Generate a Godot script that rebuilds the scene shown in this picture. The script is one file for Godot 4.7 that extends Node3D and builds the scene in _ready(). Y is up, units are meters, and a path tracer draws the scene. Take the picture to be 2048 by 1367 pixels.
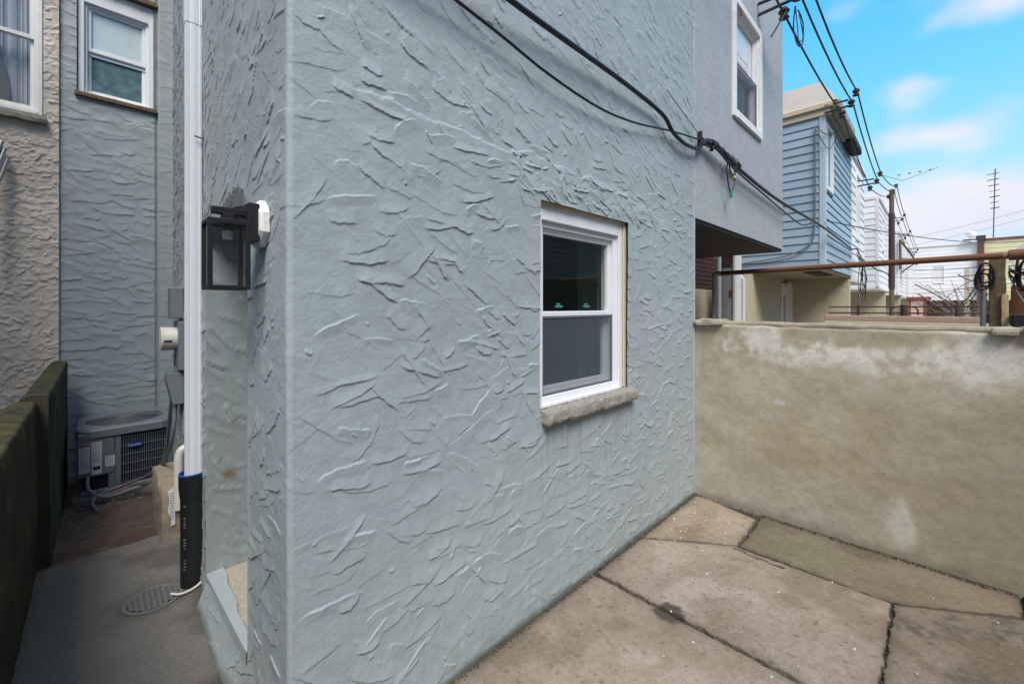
extends Node3D

# ---------------------------------------------------------------- mesh builder
class MB:
	var v := PackedVector3Array()
	var n := PackedVector3Array()
	var uv := PackedVector2Array()
	var c := PackedColorArray()
	var col := Color.WHITE
	var xf := Transform3D.IDENTITY

	func tri(a: Vector3, b: Vector3, d: Vector3, na: Vector3, nb: Vector3, nd: Vector3) -> void:
		v.append(xf * a); v.append(xf * d); v.append(xf * b)
		n.append(xf.basis * na); n.append(xf.basis * nd); n.append(xf.basis * nb)
		c.append(col); c.append(col); c.append(col)

	func face(p: Array, out: Vector3) -> void:
		var nn: Vector3 = (p[1] - p[0]).cross(p[2] - p[0])
		if p.size() > 3:
			nn = (p[2] - p[0]).cross(p[3] - p[1])
		var q := p
		if nn.dot(out) < 0.0:
			q = p.duplicate()
			q.reverse()
			nn = -nn
		nn = nn.normalized()
		for i in range(1, q.size() - 1):
			tri(q[0], q[i], q[i + 1], nn, nn, nn)

	func box(ce: Vector3, size: Vector3, b := 0.003, ba := Basis.IDENTITY) -> void:
		var h := size * 0.5
		b = minf(b, minf(h.x, minf(h.y, h.z)) * 0.6)
		for k in 3:
			var i := (k + 1) % 3
			var j := (k + 2) % 3
			for s: float in [-1.0, 1.0]:
				var pts := []
				for q: Vector2 in [Vector2(-1, -1), Vector2(1, -1), Vector2(1, 1), Vector2(-1, 1)]:
					var p := Vector3.ZERO
					p[k] = s * h[k]; p[i] = q.x * (h[i] - b); p[j] = q.y * (h[j] - b)
					pts.append(ce + ba * p)
				var o := Vector3.ZERO
				o[k] = s
				face(pts, ba * o)
			if b > 0.0:
				for si: float in [-1.0, 1.0]:
					for sj: float in [-1.0, 1.0]:
						var pts := []
						for q: Vector2 in [Vector2(0, -1), Vector2(0, 1), Vector2(1, 1), Vector2(1, -1)]:
							var p := Vector3.ZERO
							p[k] = q.y * (h[k] - b); p[i] = si * (h[i] - (b if q.x > 0.5 else 0.0)); p[j] = sj * (h[j] - (0.0 if q.x > 0.5 else b))
							pts.append(ce + ba * p)
						var o := Vector3.ZERO
						o[i] = si; o[j] = sj
						face(pts, ba * o)
		if b > 0.0:
			for q in 8:
				var s := Vector3(1 if q & 1 else -1, 1 if q & 2 else -1, 1 if q & 4 else -1)
				face([ce + ba * (s * (h - Vector3(0, b, b))), ce + ba * (s * (h - Vector3(b, 0, b))), ce + ba * (s * (h - Vector3(b, b, 0)))], ba * s)

	func bx(x0: float, x1: float, y0: float, y1: float, z0: float, z1: float, b := 0.003) -> void:
		box(Vector3(x0 + x1, y0 + y1, z0 + z1) * 0.5, Vector3(absf(x1 - x0), absf(y1 - y0), absf(z1 - z0)), b)

	func tube(pts: Array, r: float, sides := 7, r_end := -1.0) -> void:
		var m := pts.size()
		if m < 2:
			return
		if r_end < 0.0:
			r_end = r
		var t0: Vector3 = (pts[1] - pts[0]).normalized()
		var up := Vector3.UP if absf(t0.y) < 0.9 else Vector3.RIGHT
		var nx := t0.cross(up).normalized()
		var rings := []
		var norms := []
		for k in m:
			var t: Vector3 = (pts[mini(k + 1, m - 1)] - pts[maxi(k - 1, 0)]).normalized()
			nx = (nx - t * nx.dot(t)).normalized()
			var ny := t.cross(nx)
			var rr := lerpf(r, r_end, float(k) / (m - 1))
			var ring := []
			var no := []
			for s in sides:
				var a := TAU * s / sides
				var d := nx * cos(a) + ny * sin(a)
				ring.append(pts[k] + d * rr)
				no.append(d)
			rings.append(ring)
			norms.append(no)
		for k in m - 1:
			for s in sides:
				var e := (s + 1) % sides
				tri(rings[k][s], rings[k][e], rings[k + 1][e], norms[k][s], norms[k][e], norms[k + 1][e])
				tri(rings[k][s], rings[k + 1][e], rings[k + 1][s], norms[k][s], norms[k + 1][e], norms[k + 1][s])
		face(rings[0], -t0)
		face(rings[m - 1], (pts[m - 1] - pts[m - 2]).normalized())

	func lathe(prof: Array, sides := 20) -> void:
		# profile of Vector2(radius, height), upwards; about local Y
		for k in prof.size() - 1:
			var a: Vector2 = prof[k]
			var b: Vector2 = prof[k + 1]
			var d := (b - a)
			if d.length() < 1e-6:
				continue
			var nr := Vector2(d.y, -d.x).normalized()
			for s in sides:
				var p := TAU * s / sides
				var q := TAU * (s + 1) / sides
				var u := Vector3(cos(p), 0, sin(p))
				var w := Vector3(cos(q), 0, sin(q))
				var nu := u * nr.x + Vector3.UP * nr.y
				var nw := w * nr.x + Vector3.UP * nr.y
				var p0 := u * a.x + Vector3.UP * a.y
				var p1 := w * a.x + Vector3.UP * a.y
				var p2 := w * b.x + Vector3.UP * b.y
				var p3 := u * b.x + Vector3.UP * b.y
				if a.x > 1e-6:
					tri(p0, p2, p1, nu, nw, nw)
				if b.x > 1e-6:
					tri(p0, p3, p2, nu, nu, nw)

	func prism(poly: PackedVector2Array, z0: float, z1: float) -> void:
		var idx := Geometry2D.triangulate_polygon(poly)
		for t in range(0, idx.size(), 3):
			for z: float in [z0, z1]:
				var pts := []
				for k in 3:
					pts.append(Vector3(poly[idx[t + k]].x, poly[idx[t + k]].y, z))
				face(pts, Vector3(0, 0, 1 if z == maxf(z0, z1) else -1))
		var s := 0.0
		for k in poly.size():
			s += poly[k].cross(poly[(k + 1) % poly.size()])
		for k in poly.size():
			var a := poly[k]
			var b := poly[(k + 1) % poly.size()]
			var d := (b - a)
			var o := Vector3(d.y, -d.x, 0) * signf(s)
			face([Vector3(a.x, a.y, z0), Vector3(b.x, b.y, z0), Vector3(b.x, b.y, z1), Vector3(a.x, a.y, z1)], o)

	func mesh(colors := false) -> ArrayMesh:
		var arr := []
		arr.resize(Mesh.ARRAY_MAX)
		arr[Mesh.ARRAY_VERTEX] = v
		arr[Mesh.ARRAY_NORMAL] = n
		if colors:
			arr[Mesh.ARRAY_COLOR] = c
		var m := ArrayMesh.new()
		m.add_surface_from_arrays(Mesh.PRIMITIVE_TRIANGLES, arr)
		return m

# ---------------------------------------------------------------- trowelled sheet: a grid with heights
class Sheet:
	var us := PackedFloat32Array()
	var vs := PackedFloat32Array()
	var H := PackedFloat32Array()
	var C := PackedColorArray()
	var nu := 0
	var nv := 0
	var edge := 0.003
	var rag := 0.22

	func start() -> void:
		nu = us.size()
		nv = vs.size()
		H.resize(nu * nv)
		C.resize(nu * nv)
		C.fill(Color.WHITE)

	func stamp(cu: float, cv: float, ang: float, L: float, W: float, h: float, flip: float, ph: float) -> void:
		var ca := cos(ang)
		var sa := sin(ang)
		var ex := absf(ca) * L * 0.5 + absf(sa) * W * 0.6 + edge
		var ey := absf(sa) * L * 0.5 + absf(ca) * W * 0.6 + edge
		var i0 := us.bsearch(cu - ex)
		var i1 := us.bsearch(cu + ex)
		var j0 := vs.bsearch(cv - ey)
		var j1 := vs.bsearch(cv + ey)
		var ic := us.bsearch(cu)
		var jc := vs.bsearch(cv)
		if ic >= nu or jc >= nv or i1 <= i0 or j1 <= j0:
			return
		var hc := H[jc * nu + ic] * 0.45
		var il := 2.0 / L
		for j in range(j0, mini(j1, nv)):
			var dv := vs[j] - cv
			var row := j * nu
			for i in range(i0, mini(i1, nu)):
				var du := us[i] - cu
				var a := (du * ca + dv * sa) * il
				var e := 1.0 - a * a
				if e <= 0.0:
					continue
				var b := (dv * ca - du * sa) * flip
				var low := -W * 0.5 * sqrt(sqrt(e)) + W * 0.045 * (sin(a * 4.0 + ph) + 0.5 * sin(a * 11.0 + ph * 2.3) + rag * sin(a * 33.0 + ph * 3.1))
				var d := b - low
				if d < -edge:
					continue
				var s := 0.0
				var t := d / (W * 0.95)
				if t >= 1.0:
					continue
				if d < 0.0:
					s = h * 1.4 * (1.0 + d / edge) + hc
				else:
					var q := d / 0.0045
					s = (h + hc) * (1.0 - t * t * (3.0 - 2.0 * t)) + h * 0.4 / (1.0 + q * q)
				s = s * minf(1.0, (1.0 - absf(a)) * 2.6)
				if s > H[row + i]:
					H[row + i] = s

	func mesh(P: PackedVector3Array, N: PackedVector3Array, vd: Vector3, hole = null, colors := false) -> ArrayMesh:
		var V := PackedVector3Array()
		var NN := PackedVector3Array()
		V.resize(nu * nv)
		NN.resize(nu * nv)
		for j in nv:
			var ja := maxi(j - 1, 0)
			var jb := mini(j + 1, nv - 1)
			var dv := 1.0 / (vs[jb] - vs[ja])
			for i in nu:
				var ia := maxi(i - 1, 0)
				var ib := mini(i + 1, nu - 1)
				var k := j * nu + i
				var nn := N[i]
				V[k] = P[i] + vd * vs[j] + nn * H[k]
				var T := (P[ib] - P[ia])
				var tl := T.length()
				NN[k] = (nn - T * ((H[j * nu + ib] - H[j * nu + ia]) / (tl * tl)) - vd * ((H[jb * nu + i] - H[ja * nu + i]) * dv)).normalized()
		var mid := nu >> 1
		var flip := (P[mid] - P[mid - 1]).cross(vd).dot(N[mid]) < 0.0
		var I := PackedInt32Array()
		var test := hole != null
		for j in nv - 1:
			var vc := (vs[j] + vs[j + 1]) * 0.5
			for i in nu - 1:
				if test and hole.call((us[i] + us[i + 1]) * 0.5, vc):
					continue
				var a := j * nu + i
				if flip:
					I.append_array([a, a + 1, a + nu + 1, a, a + nu + 1, a + nu])
				else:
					I.append_array([a, a + nu + 1, a + 1, a, a + nu, a + nu + 1])
		var arr := []
		arr.resize(Mesh.ARRAY_MAX)
		arr[Mesh.ARRAY_VERTEX] = V
		arr[Mesh.ARRAY_NORMAL] = NN
		arr[Mesh.ARRAY_INDEX] = I
		if colors:
			arr[Mesh.ARRAY_COLOR] = C
		var m := ArrayMesh.new()
		m.add_surface_from_arrays(Mesh.PRIMITIVE_TRIANGLES, arr)
		return m

# ---------------------------------------------------------------- helpers
var rng := RandomNumberGenerator.new()
var used := {}
var tex := {}
var M := {}

func rf(a: float, b: float) -> float:
	return rng.randf_range(a, b)

func numbered(called: String) -> String:
	if not used.has(called):
		used[called] = 0
		return called
	used[called] += 1
	return "%s_%03d" % [called, used[called]]

func tag(o: Node, label: String, category: String, group := "") -> Node:
	o.set_meta("label", label)
	o.set_meta("category", category)
	if group:
		o.set_meta("group", group)
	return o

func thing(called: String, label: String, category: String, at: Vector3, group := "") -> Node3D:
	var o := Node3D.new()
	o.name = numbered(called)
	add_child(o)
	o.position = at
	tag(o, label, category, group)
	return o

# shape in world axes, hung under its parent
func part(called: String, shape, mat: Material, parent: Node3D = null, kind := "") -> MeshInstance3D:
	var o := MeshInstance3D.new()
	o.mesh = shape.mesh() if shape is MB else shape
	o.material_override = mat
	if parent == null:
		o.name = numbered(called)
		add_child(o)
	else:
		o.name = called
		parent.add_child(o, true)
		if parent.get_parent() == self:
			o.position = -parent.position
	if kind:
		o.set_meta("kind", kind)
	return o

func inst(called: String, m: Mesh, mat: Material, parent: Node3D, at: Transform3D) -> MeshInstance3D:
	var o := part(called, m, mat, parent)
	o.transform = Transform3D(Basis.IDENTITY, o.position) * at
	return o

func lin(r: float, g: float, b: float, a := 1.0) -> Color:
	var q := Color(r, g, b).linear_to_srgb()
	q.a = a
	return q

func ntex(freq: float, sd: int, lo: float, hi: float, normal := false, strength := 4.0, cell := false) -> NoiseTexture2D:
	var key := "%s_%s_%s_%s_%s_%s_%s" % [freq, sd, lo, hi, normal, strength, cell]
	if tex.has(key):
		return tex[key]
	var t := NoiseTexture2D.new()
	t.width = 512
	t.height = 512
	t.seamless = true
	var f := FastNoiseLite.new()
	f.seed = sd
	f.frequency = freq
	f.noise_type = FastNoiseLite.TYPE_CELLULAR if cell else FastNoiseLite.TYPE_SIMPLEX_SMOOTH
	f.fractal_octaves = 4
	t.noise = f
	if normal:
		t.as_normal_map = true
		t.bump_strength = strength
	else:
		var g := Gradient.new()
		g.set_color(0, lin(lo, lo, lo))
		g.set_color(1, lin(hi, hi, hi))
		t.color_ramp = g
	tex[key] = t
	return t

# procedural surface: base colour (linear), mottling over metres, fine relief
func mat(called: String, c: Color, rough: float, mott := 0.0, mscale := 1.0, bump := 0.0, bscale := 4.0, metal := 0.0, vcol := false) -> StandardMaterial3D:
	var m := StandardMaterial3D.new()
	m.resource_name = called
	m.albedo_color = c
	m.roughness = rough
	m.metallic = metal
	m.vertex_color_use_as_albedo = vcol
	if mott > 0.0 or bump > 0.0:
		m.uv1_triplanar = true
		m.uv1_world_triplanar = true
		m.uv1_scale = Vector3.ONE * mscale
	if mott > 0.0:
		m.albedo_texture = ntex(0.012, 7, 1.0 - mott, 1.0)
	if bump > 0.0:
		m.normal_enabled = true
		m.normal_texture = ntex(0.03 * bscale / 4.0, 11, 0, 1, true, 6.0)
		m.normal_scale = bump
	M[called] = m
	return m

func glass(called: String, c: Color, a: float) -> StandardMaterial3D:
	var m := StandardMaterial3D.new()
	m.resource_name = called
	m.albedo_color = Color(c, a)
	m.roughness = 0.02
	m.transparency = BaseMaterial3D.TRANSPARENCY_ALPHA
	M[called] = m
	return m

func smooth(p: Array, seg := 6) -> Array:
	var o := []
	for k in p.size() - 1:
		var a: Vector3 = p[maxi(k - 1, 0)]
		var b: Vector3 = p[k]
		var c2: Vector3 = p[k + 1]
		var d: Vector3 = p[mini(k + 2, p.size() - 1)]
		for s in seg:
			o.append(b.cubic_interpolate(c2, a, d, float(s) / seg))
	o.append(p[p.size() - 1])
	return o

func sag(a: Vector3, b: Vector3, drop: float, seg := 10) -> Array:
	var o := []
	for k in seg + 1:
		var t := float(k) / seg
		o.append(a.lerp(b, t) - Vector3.UP * drop * 4.0 * t * (1.0 - t))
	return o

func steps(pairs: Array) -> PackedFloat32Array:
	# [[start, end, spacing_start, spacing_end], ...]
	var o := PackedFloat32Array()
	for q: Array in pairs:
		var x: float = q[0]
		while x < q[1] - 1e-5:
			o.append(x)
			x += lerpf(q[2], q[3], (x - q[0]) / (q[1] - q[0]))
	o.append(pairs[-1][1])
	return o

func fnl(freq: float, sd: int, oct := 4) -> FastNoiseLite:
	var f := FastNoiseLite.new()
	f.seed = sd
	f.frequency = freq
	f.fractal_octaves = oct
	f.noise_type = FastNoiseLite.TYPE_SIMPLEX_SMOOTH
	return f

# rough lump of masonry: a box whose subdivided skin is pushed about by noise
func rough_box(x0: float, x1: float, y0: float, y1: float, z0: float, z1: float, cell: float, amp: float, freq: float, sd: int, round_r := 0.01) -> MB:
	var f := fnl(freq, sd)
	var mb := MB.new()
	var lo := Vector3(x0, y0, z0)
	var sz := Vector3(x1 - x0, y1 - y0, z1 - z0)
	var ce := lo + sz * 0.5
	for k in 3:
		var i := (k + 1) % 3
		var j := (k + 2) % 3
		var ni := maxi(2, int(sz[i] / cell))
		var nj := maxi(2, int(sz[j] / cell))
		for s: float in [0.0, 1.0]:
			var grid := []
			for b in nj + 1:
				for a in ni + 1:
					var p := Vector3.ZERO
					p[k] = lo[k] + s * sz[k]; p[i] = lo[i] + sz[i] * a / ni; p[j] = lo[j] + sz[j] * b / nj
					var inner := Vector3(clampf(p.x, x0 + round_r, x1 - round_r), clampf(p.y, y0 + round_r, y1 - round_r), clampf(p.z, z0 + round_r, z1 - round_r))
					var d := (p - inner)
					p = inner + d.normalized() * round_r
					var q := Vector3(f.get_noise_3d(p.x, p.y, p.z), f.get_noise_3d(p.x + 31, p.y, p.z), f.get_noise_3d(p.x, p.y + 57, p.z))
					grid.append(p + q * amp)
			var sn := 1.0 if s > 0.5 else -1.0
			var o := Vector3.ZERO
			o[k] = sn
			for b in nj:
				for a in ni:
					var g := b * (ni + 1) + a
					mb.face([grid[g], grid[g + 1], grid[g + ni + 2], grid[g + ni + 1]], o)
	return mb

# ---------------------------------------------------------------- the scene
func _ready() -> void:
	rng.seed = 4711
	# camera: level, lens shifted down a little
	var cam := Camera3D.new()
	cam.name = "camera"
	add_child(cam)
	cam.projection = Camera3D.PROJECTION_FRUSTUM
	cam.near = 0.05
	cam.far = 800.0
	cam.size = 0.05 * 1367.0 / 841.0
	cam.frustum_offset = Vector2(0, -0.05 * 71.5 / 841.0)
	cam.position = Vector3(0, 1.5, 0)
	cam.rotation_degrees = Vector3(0, -44.6, 0)
	cam.current = true

	# sky and light
	var env := Environment.new()
	env.background_mode = Environment.BG_SKY
	env.tonemap_mode = Environment.TONE_MAPPER_LINEAR
	env.tonemap_exposure = 2.75
	env.background_energy_multiplier = 0.60
	env.sdfgi_enabled = true
	env.ssao_enabled = true
	env.ssil_enabled = true
	var pano := PanoramaSkyMaterial.new()
	pano.panorama = make_sky()
	env.sky = Sky.new()
	env.sky.sky_material = pano
	var we := WorldEnvironment.new()
	we.name = "world_environment"
	we.environment = env
	add_child(we)
	var sun := DirectionalLight3D.new()
	sun.name = "sun"
	sun.light_energy = 0.5
	sun.light_color = Color(1.0, 0.965, 0.92)
	sun.light_angular_distance = 30.0
	sun.shadow_enabled = true
	add_child(sun)
	sun.look_at_from_position(Vector3(-0.47, 1.0, 0.62) * 20.0, Vector3.ZERO)

	materials()
	ground_and_paving()
	stucco_house()
	left_neighbours()
	garden_wall()
	row_of_houses()
	far_houses()
	opposite_house()
	alley_things()
	lantern()
	yard_things()
	cables()

func make_sky() -> ImageTexture:
	var w := 1024
	var h := 512
	var im := Image.create(w, h, false, Image.FORMAT_RGBAF)
	var f := fnl(2.4, 31, 5)
	var g := fnl(5.0, 5, 4)
	# cloud banks low over the row of houses, smaller puffs above
	var banks := [[Vector3(0.987, 0.150, 0.02), 0.20, 0.055, 0.85], [Vector3(0.931, 0.365, -0.035), 0.05, 0.03, 0.45], [Vector3(0.899, 0.437, 0.022), 0.12, 0.045, 0.55], [Vector3(0.959, 0.281, 0.03), 0.14, 0.03, 0.5]]
	var view := Vector3(0.93, 0.3, 0.12).normalized()
	for y in h:
		var el := (0.5 - (y + 0.5) / h) * PI
		var ce := cos(el)
		var se := sin(el)
		var base := Color(0.36, 0.54, 0.66)
		var stops := [[0.0, Color(0.37, 0.54, 0.66)], [0.17, Color(0.32, 0.52, 0.65)], [0.25, Color(0.23, 0.49, 0.65)], [0.36, Color(0.13, 0.43, 0.655)], [0.52, Color(0.06, 0.345, 0.67)], [1.01, Color(0.010, 0.22, 0.62)]]
		for q in stops.size() - 1:
			if se >= stops[q][0] and se < stops[q + 1][0]:
				base = (stops[q][1] as Color).lerp(stops[q + 1][1], (se - stops[q][0]) / (stops[q + 1][0] - stops[q][0]))
		for x in w:
			var az := ((x + 0.5) / w - 0.25) * TAU
			var d := Vector3(cos(az) * ce, se, sin(az) * ce)
			var c := base
			if se < 0.0:
				c = Color(0.30, 0.29, 0.28).lerp(Color(0.36, 0.54, 0.66), exp(se * 30.0))
			else:
				var away := 1.0 - smoothstep(0.60, 0.93, d.dot(view))
				var sq := Vector3(d.x, d.y * 2.2, d.z)
				var n := f.get_noise_3dv(sq) + 0.16 * g.get_noise_3dv(sq)
				var bank := 0.0
				for q: Array in banks:
					var e: Vector3 = q[0]
					bank = maxf(bank, q[3] * exp(-pow((az - atan2(e.z, e.x)) / q[1], 2.0) - pow((el - asin(e.y)) / q[2], 2.0)))
				var low := 1.0 - smoothstep(0.03, 0.20, se)
				var m := smoothstep(-0.02, 0.60, n + 0.30 * low - 0.30 + bank + 0.66 * away)
				var cl := Color(0.44, 0.45, 0.54).lerp(Color(0.55, 0.55, 0.60), clampf(0.5 + n, 0.0, 1.0))
				if se > 0.6:
					cl = cl.lerp(Color(0.76, 0.755, 0.75), 0.7)
				c = base.lerp(cl, m * 0.94)
			im.set_pixel(x, y, c)
	return ImageTexture.create_from_image(im)

# exposed sand and small stones of worn concrete: tone and relief
func aggregate(sd: int) -> Array:
	var n := 1024
	var im := Image.create(n, n, false, Image.FORMAT_RGB8)
	var hm := Image.create(n, n, false, Image.FORMAT_RGB8)
	var f := fnl(0.02, sd, 4)
	f.fractal_gain = 0.6
	for y in n:
		for x in n:
			var wx := minf(x, n - x) / 80.0
			var v := 0.90 + 0.10 * f.get_noise_2d(x, y) * minf(1.0, wx)
			im.set_pixel(x, y, Color(v, v, v))
			hm.set_pixel(x, y, Color(0.5, 0.5, 0.5))
	var r := RandomNumberGenerator.new()
	r.seed = sd
	for k in 15000:
		var cx := r.randi() % n
		var cy := r.randi() % n
		var rad := r.randf_range(0.6, 1.8) if k % 12 else r.randf_range(2.0, 4.2)
		var tone := r.randf_range(0.58, 0.84) if r.randf() < 0.55 else r.randf_range(0.94, 1.0)
		var warm := r.randf_range(-0.05, 0.03)
		var h := 0.25 if tone < 0.8 else 0.8
		var e := r.randf_range(0.6, 1.0)
		for dy in range(-5, 6):
			for dx in range(-5, 6):
				if dx * dx + dy * dy / (e * e) <= rad * rad:
					var px := posmod(cx + dx, n)
					var py := posmod(cy + dy, n)
					im.set_pixel(px, py, Color(tone, tone + warm * 0.4, tone + warm))
					hm.set_pixel(px, py, Color(h, h, h))
	hm.bump_map_to_normal_map(2.5)
	return [ImageTexture.create_from_image(im), ImageTexture.create_from_image(hm)]

func materials() -> void:
	mat("stucco_paint", lin(0.355, 0.42, 0.445), 0.68, 0.12, 1.5, 0.09, 9.0, 0.0, true)
	mat("beige_stucco", lin(0.68, 0.60, 0.53), 0.8, 0.15, 0.9, 0.3, 6.0)
	mat("smooth_grey", lin(0.37, 0.40, 0.435), 0.8, 0.10, 0.5, 0.12, 6.0)
	mat("soffit_dark", lin(0.022, 0.02, 0.022), 0.8, 0.2, 1.0)
	mat("vinyl_white", lin(0.76, 0.78, 0.82), 0.35, 0.04, 1.0)
	mat("trim_white", lin(0.80, 0.79, 0.78), 0.5, 0.10, 2.0, 0.15)
	mat("trim_cream", lin(0.62, 0.54, 0.40), 0.6, 0.15, 3.0)
	mat("stone_sill", lin(0.34, 0.32, 0.28), 0.85, 0.35, 5.0, 0.5, 8.0)
	mat("concrete", Color.WHITE, 0.85, 0.22, 2.6, 0.45, 10.0, 0.0, true)
	mat("cement_render", Color.WHITE, 0.85, 0.14, 1.6, 0.05, 8.0, 0.0, true)
	mat("alley_concrete", Color.WHITE, 0.7, 0.35, 2.2, 0.4, 8.0, 0.0, true)
	mat("mossy_concrete", Color.WHITE, 0.95, 0.45, 3.0, 0.8, 8.0, 0.0, true)
	mat("dirt", lin(0.075, 0.063, 0.046), 0.95, 0.4, 6.0, 0.8, 8.0)
	mat("rubble_concrete", lin(0.34, 0.29, 0.22), 0.9, 0.4, 5.0, 0.7, 8.0)
	mat("black_metal", lin(0.006, 0.007, 0.009), 0.5)
	mat("black_rubber", lin(0.012, 0.012, 0.014), 0.5, 0.2, 5.0)
	mat("black_pipe", lin(0.014, 0.015, 0.017), 0.38, 0.3, 6.0, 0.1)
	mat("blue_band", lin(0.02, 0.10, 0.42), 0.5)
	mat("pvc", lin(0.62, 0.60, 0.56), 0.4, 0.15, 6.0)
	mat("downspout_white", lin(0.66, 0.70, 0.76), 0.35, 0.08, 3.0)
	mat("galvanised", lin(0.30, 0.31, 0.32), 0.45, 0.2, 8.0, 0.0, 4.0, 0.6)
	mat("grey_box", lin(0.16, 0.185, 0.20), 0.5, 0.15, 4.0)
	mat("unit_grey", lin(0.17, 0.19, 0.21), 0.45, 0.08, 3.0)
	mat("unit_dark", lin(0.012, 0.014, 0.018), 0.5)
	mat("wire_grey", lin(0.12, 0.12, 0.125), 0.45)
	mat("label_white", lin(0.62, 0.64, 0.70), 0.5)
	mat("label_ink", lin(0.03, 0.03, 0.04), 0.6)
	mat("badge_blue", lin(0.012, 0.03, 0.22), 0.3)
	mat("hose_grey", lin(0.17, 0.19, 0.21), 0.5)
	mat("orange_wire", lin(0.45, 0.12, 0.03), 0.5)
	mat("cast_iron", lin(0.20, 0.20, 0.205), 0.6, 0.4, 10.0, 0.3, 8.0)
	mat("drain_dark", lin(0.004, 0.004, 0.004), 0.9)
	mat("rust", lin(0.20, 0.075, 0.035), 0.75, 0.5, 5.0, 0.4, 8.0)
	mat("rust_light", lin(0.32, 0.20, 0.10), 0.7, 0.5, 4.0, 0.3, 8.0)
	mat("cable_black", lin(0.012, 0.012, 0.014), 0.45)
	mat("wire_dark", lin(0.035, 0.033, 0.04), 0.6)
	mat("green_tag", lin(0.0, 0.25, 0.12), 0.5)
	mat("yellow_tag", lin(0.7, 0.55, 0.05), 0.5)
	for k in 3:
		mat("blue_siding_%d" % k, lin(0.33, 0.45, 0.56).darkened(0.02 * k), 0.5, 0.06, 0.6, 0.06)
	mat("blue_trim", lin(0.45, 0.55, 0.64), 0.5)
	mat("blue_lower", lin(0.16, 0.30, 0.43), 0.5)
	for k in 2:
		mat("white_siding_%d" % k, lin(0.84, 0.84, 0.86).darkened(0.02 * k), 0.5, 0.05, 0.5)
	mat("yellow_siding", lin(0.70, 0.66, 0.40), 0.55, 0.08, 0.4)
	mat("cream_render", lin(0.52, 0.47, 0.34), 0.85, 0.16, 0.8, 0.2)
	mat("roof_cream", lin(0.78, 0.73, 0.66), 0.7, 0.08, 1.0)
	mat("trim_cream_render", lin(0.42, 0.375, 0.29), 0.85, 0.3, 3.0, 0.4, 8.0)
	mat("alley_pad", lin(0.20, 0.20, 0.20), 0.85, 0.2, 4.0, 0.3)
	mat("gutter_tan", lin(0.36, 0.29, 0.21), 0.55, 0.2, 2.0)
	mat("tan_wood", lin(0.50, 0.38, 0.22), 0.8, 0.2, 3.0)
	mat("brick_red", lin(0.22, 0.075, 0.055), 0.9, 0.4, 8.0, 0.4)
	mat("brick_dark", lin(0.085, 0.04, 0.036), 0.9, 0.4, 5.0, 0.4)
	mat("mortar", lin(0.26, 0.24, 0.22), 0.9, 0.2, 6.0)
	mat("peeling_grey", lin(0.40, 0.41, 0.41), 0.85, 0.35, 4.0, 0.4)
	mat("pole_wood", lin(0.20, 0.145, 0.085), 0.9, 0.5, 3.0, 0.6)
	mat("pole_dark", lin(0.085, 0.045, 0.04), 0.85, 0.4, 3.0, 0.4)
	mat("plank_pink", lin(0.46, 0.33, 0.27), 0.85, 0.35, 3.0, 0.3)
	mat("shed_pink", lin(0.62, 0.43, 0.37), 0.7)
	mat("red_trim", lin(0.24, 0.06, 0.045), 0.7, 0.2, 4.0)
	mat("room_dark", lin(0.045, 0.036, 0.032), 0.8)
	mat("room_green", lin(0.32, 0.52, 0.44), 0.8)
	mat("room_shell", lin(0.42, 0.41, 0.38), 0.8)
	mat("blind_white", lin(0.80, 0.80, 0.80), 0.6)
	mat("blind_grey", lin(0.36, 0.38, 0.40), 0.6)
	mat("teal_reflection", lin(0.12, 0.23, 0.28), 0.9, 0.6, 1.2)
	mat("blind_reflection", lin(0.55, 0.68, 0.74), 0.7, 0.08, 1.0)
	mat("curtain", lin(0.40, 0.44, 0.52), 0.9, 0.2, 2.0)
	mat("curtain_dark", lin(0.10, 0.10, 0.11), 0.9)
	mat("sash_dark", lin(0.03, 0.032, 0.036), 0.4)
	mat("shadow_gap", lin(0.02, 0.018, 0.016), 0.9)
	mat("step_concrete", lin(0.46, 0.42, 0.35), 0.85, 0.25, 4.0, 0.4, 8.0)
	mat("aqua", lin(0.05, 0.22, 0.21), 0.4)
	mat("twig", lin(0.20, 0.17, 0.15), 0.9)
	mat("fleck_white", lin(0.62, 0.62, 0.60), 0.8)
	var ag := aggregate(5)
	for q: Array in [["concrete", 1.15, 0.55], ["alley_concrete", 1.4, 0.25], ["rubble_concrete", 1.6, 0.5], ["step_concrete", 1.5, 0.4]]:
		var cm: StandardMaterial3D = M[q[0]]
		cm.albedo_texture = ag[0]
		cm.normal_texture = ag[1]
		cm.normal_scale = q[2]
		cm.uv1_scale = Vector3.ONE * q[1]
	glass("glass", Color(0.4, 0.5, 0.48), 0.03)
	glass("lamp_glass", Color(0.5, 0.5, 0.48), 0.03)
	glass("glass_milky", Color(0.55, 0.75, 0.80), 0.55)
	var sc := StandardMaterial3D.new()
	sc.resource_name = "insect_screen"
	sc.albedo_color = Color(0.34, 0.39, 0.45, 0.46)
	sc.transparency = BaseMaterial3D.TRANSPARENCY_ALPHA
	sc.roughness = 0.9
	M["screen"] = sc

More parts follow.
